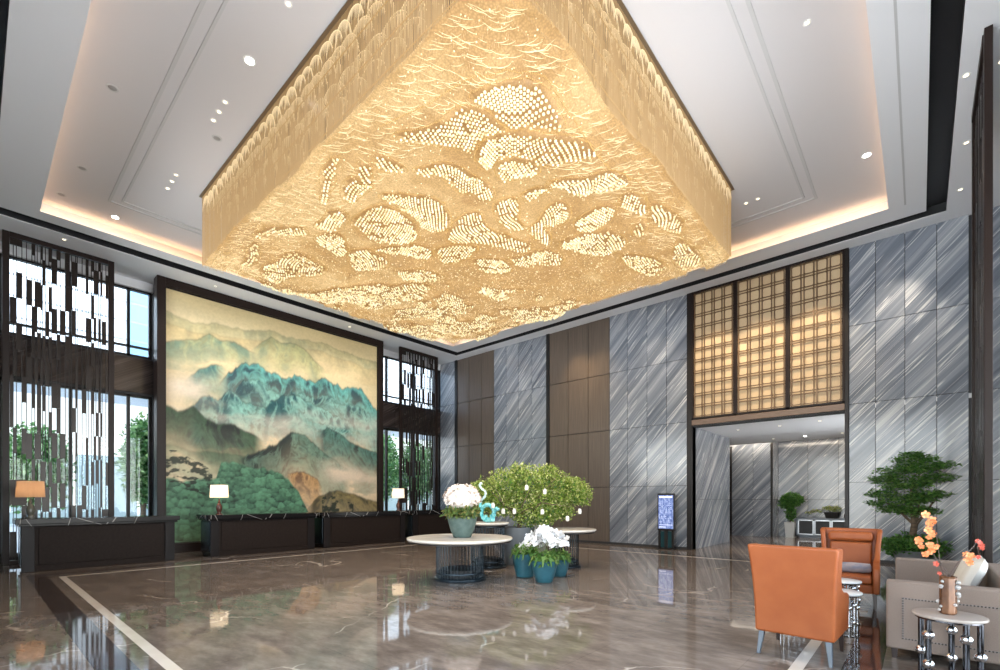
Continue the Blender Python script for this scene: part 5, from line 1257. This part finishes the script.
t = thing('garden_wall', 'low pale wall with railing outside the lower left windows', 'wall', (-20.0, 0, -.15))
MB().box(0, .25, -14, 24, 0, .85).build('wall_body', mat('garden_wall_white', (.72, .76, .80), .7), t)
MB().box(-.02, .28, -14, 24, .85, .92).build('coping', mat('garden_coping', (.5, .55, .6), .6), t)
t = thing('garden_fence', 'tall grey-green panel fence outside behind the trees', 'fence', (-25.8, 0, -.15))
f_ = MB()
for i in range(20): f_.box(0, .06, -16 + i * 2.1, -16 + i * 2.1 + 2.0, .1, 3.5)
f_.build('fence_panels', mat('fence_grey', (.36, .43, .43), .6), t)

# ------------------------------------------------------------------ daylight
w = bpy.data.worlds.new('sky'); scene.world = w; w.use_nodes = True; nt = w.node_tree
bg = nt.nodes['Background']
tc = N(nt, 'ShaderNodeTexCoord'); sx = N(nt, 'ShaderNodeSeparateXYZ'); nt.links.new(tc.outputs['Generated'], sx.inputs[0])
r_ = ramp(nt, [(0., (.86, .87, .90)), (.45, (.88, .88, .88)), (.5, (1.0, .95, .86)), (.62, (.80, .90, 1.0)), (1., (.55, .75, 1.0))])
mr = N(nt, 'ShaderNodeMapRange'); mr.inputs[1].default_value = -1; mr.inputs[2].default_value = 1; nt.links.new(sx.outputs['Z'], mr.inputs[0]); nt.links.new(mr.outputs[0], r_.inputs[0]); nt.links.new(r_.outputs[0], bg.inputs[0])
# brightened towards the entrance, and further below the horizon as added ceiling uplight
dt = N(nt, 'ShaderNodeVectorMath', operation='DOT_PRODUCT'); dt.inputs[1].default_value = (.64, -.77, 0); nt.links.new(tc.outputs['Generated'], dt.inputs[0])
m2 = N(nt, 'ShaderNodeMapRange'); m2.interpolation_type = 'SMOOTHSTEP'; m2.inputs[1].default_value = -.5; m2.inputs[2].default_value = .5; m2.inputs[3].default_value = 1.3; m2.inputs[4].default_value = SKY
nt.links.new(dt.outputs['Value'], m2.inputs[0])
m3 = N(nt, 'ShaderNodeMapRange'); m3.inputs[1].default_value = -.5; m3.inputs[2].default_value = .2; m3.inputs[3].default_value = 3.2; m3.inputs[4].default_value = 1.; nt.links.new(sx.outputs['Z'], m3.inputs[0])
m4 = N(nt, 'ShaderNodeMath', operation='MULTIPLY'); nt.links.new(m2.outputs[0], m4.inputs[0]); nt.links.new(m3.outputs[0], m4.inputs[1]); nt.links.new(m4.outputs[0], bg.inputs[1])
def portal(loc, rot, sx_, sy_):
    o = lamp('AREA', 'window_daylight_portal', loc, 1, (1, 1, 1), size=sx_, rot=rot, sy=sy_); o.data.cycles.is_portal = True
portal((W - .1, 1.4, 2.3), (0, R(-90), 0), 4.4, 4.1); portal((W - .1, 1.4, 6.45), (0, R(-90), 0), 2, 4.1)
portal((W - .1, 12.5, 2.3), (0, R(-90), 0), 4.4, 3.7); portal((W - .1, 12.5, 6.45), (0, R(-90), 0), 2, 3.7)
portal((1.15, 16.5, 1.85), (0, R(90), 0), 3.6, 3)
portal((XR + .25, 4.65, 2.6), (0, R(90), 0), 5.2, 10.5)
portal((-11.3, YF - .25, 3.95), (R(90), 0, 0), 5.4, 2.7); portal((-2.5, YF - .25, 2.65), (R(90), 0, 0), 8, 5.3)

# ------------------------------------------------------------------ camera
cd = bpy.data.cameras.new('camera'); cam = bpy.data.objects.new('camera', cd); col.objects.link(cam)
cam.location = (0, 0, 1.5); cam.rotation_euler = (R(90), 0, R(41.66))
cd.sensor_width = 36; cd.lens = 36 * .472; cd.shift_y = .1645; cd.clip_start = .05
scene.camera = cam
scene.view_settings.view_transform = 'Standard'; scene.view_settings.look = 'None'; scene.view_settings.gamma = 1; scene.view_settings.use_curve_mapping = False
scene.view_settings.exposure = EXPO
scene.cycles.use_denoising = True; scene.cycles.denoiser = 'OPENIMAGEDENOISE'
scene.cycles.max_bounces = 10; scene.cycles.diffuse_bounces = 5; scene.cycles.glossy_bounces = 4; scene.cycles.transmission_bounces = 6; scene.cycles.transparent_max_bounces = 12
scene.cycles.sample_clamp_indirect = 6; scene.cycles.caustics_reflective = False; scene.cycles.caustics_refractive = False
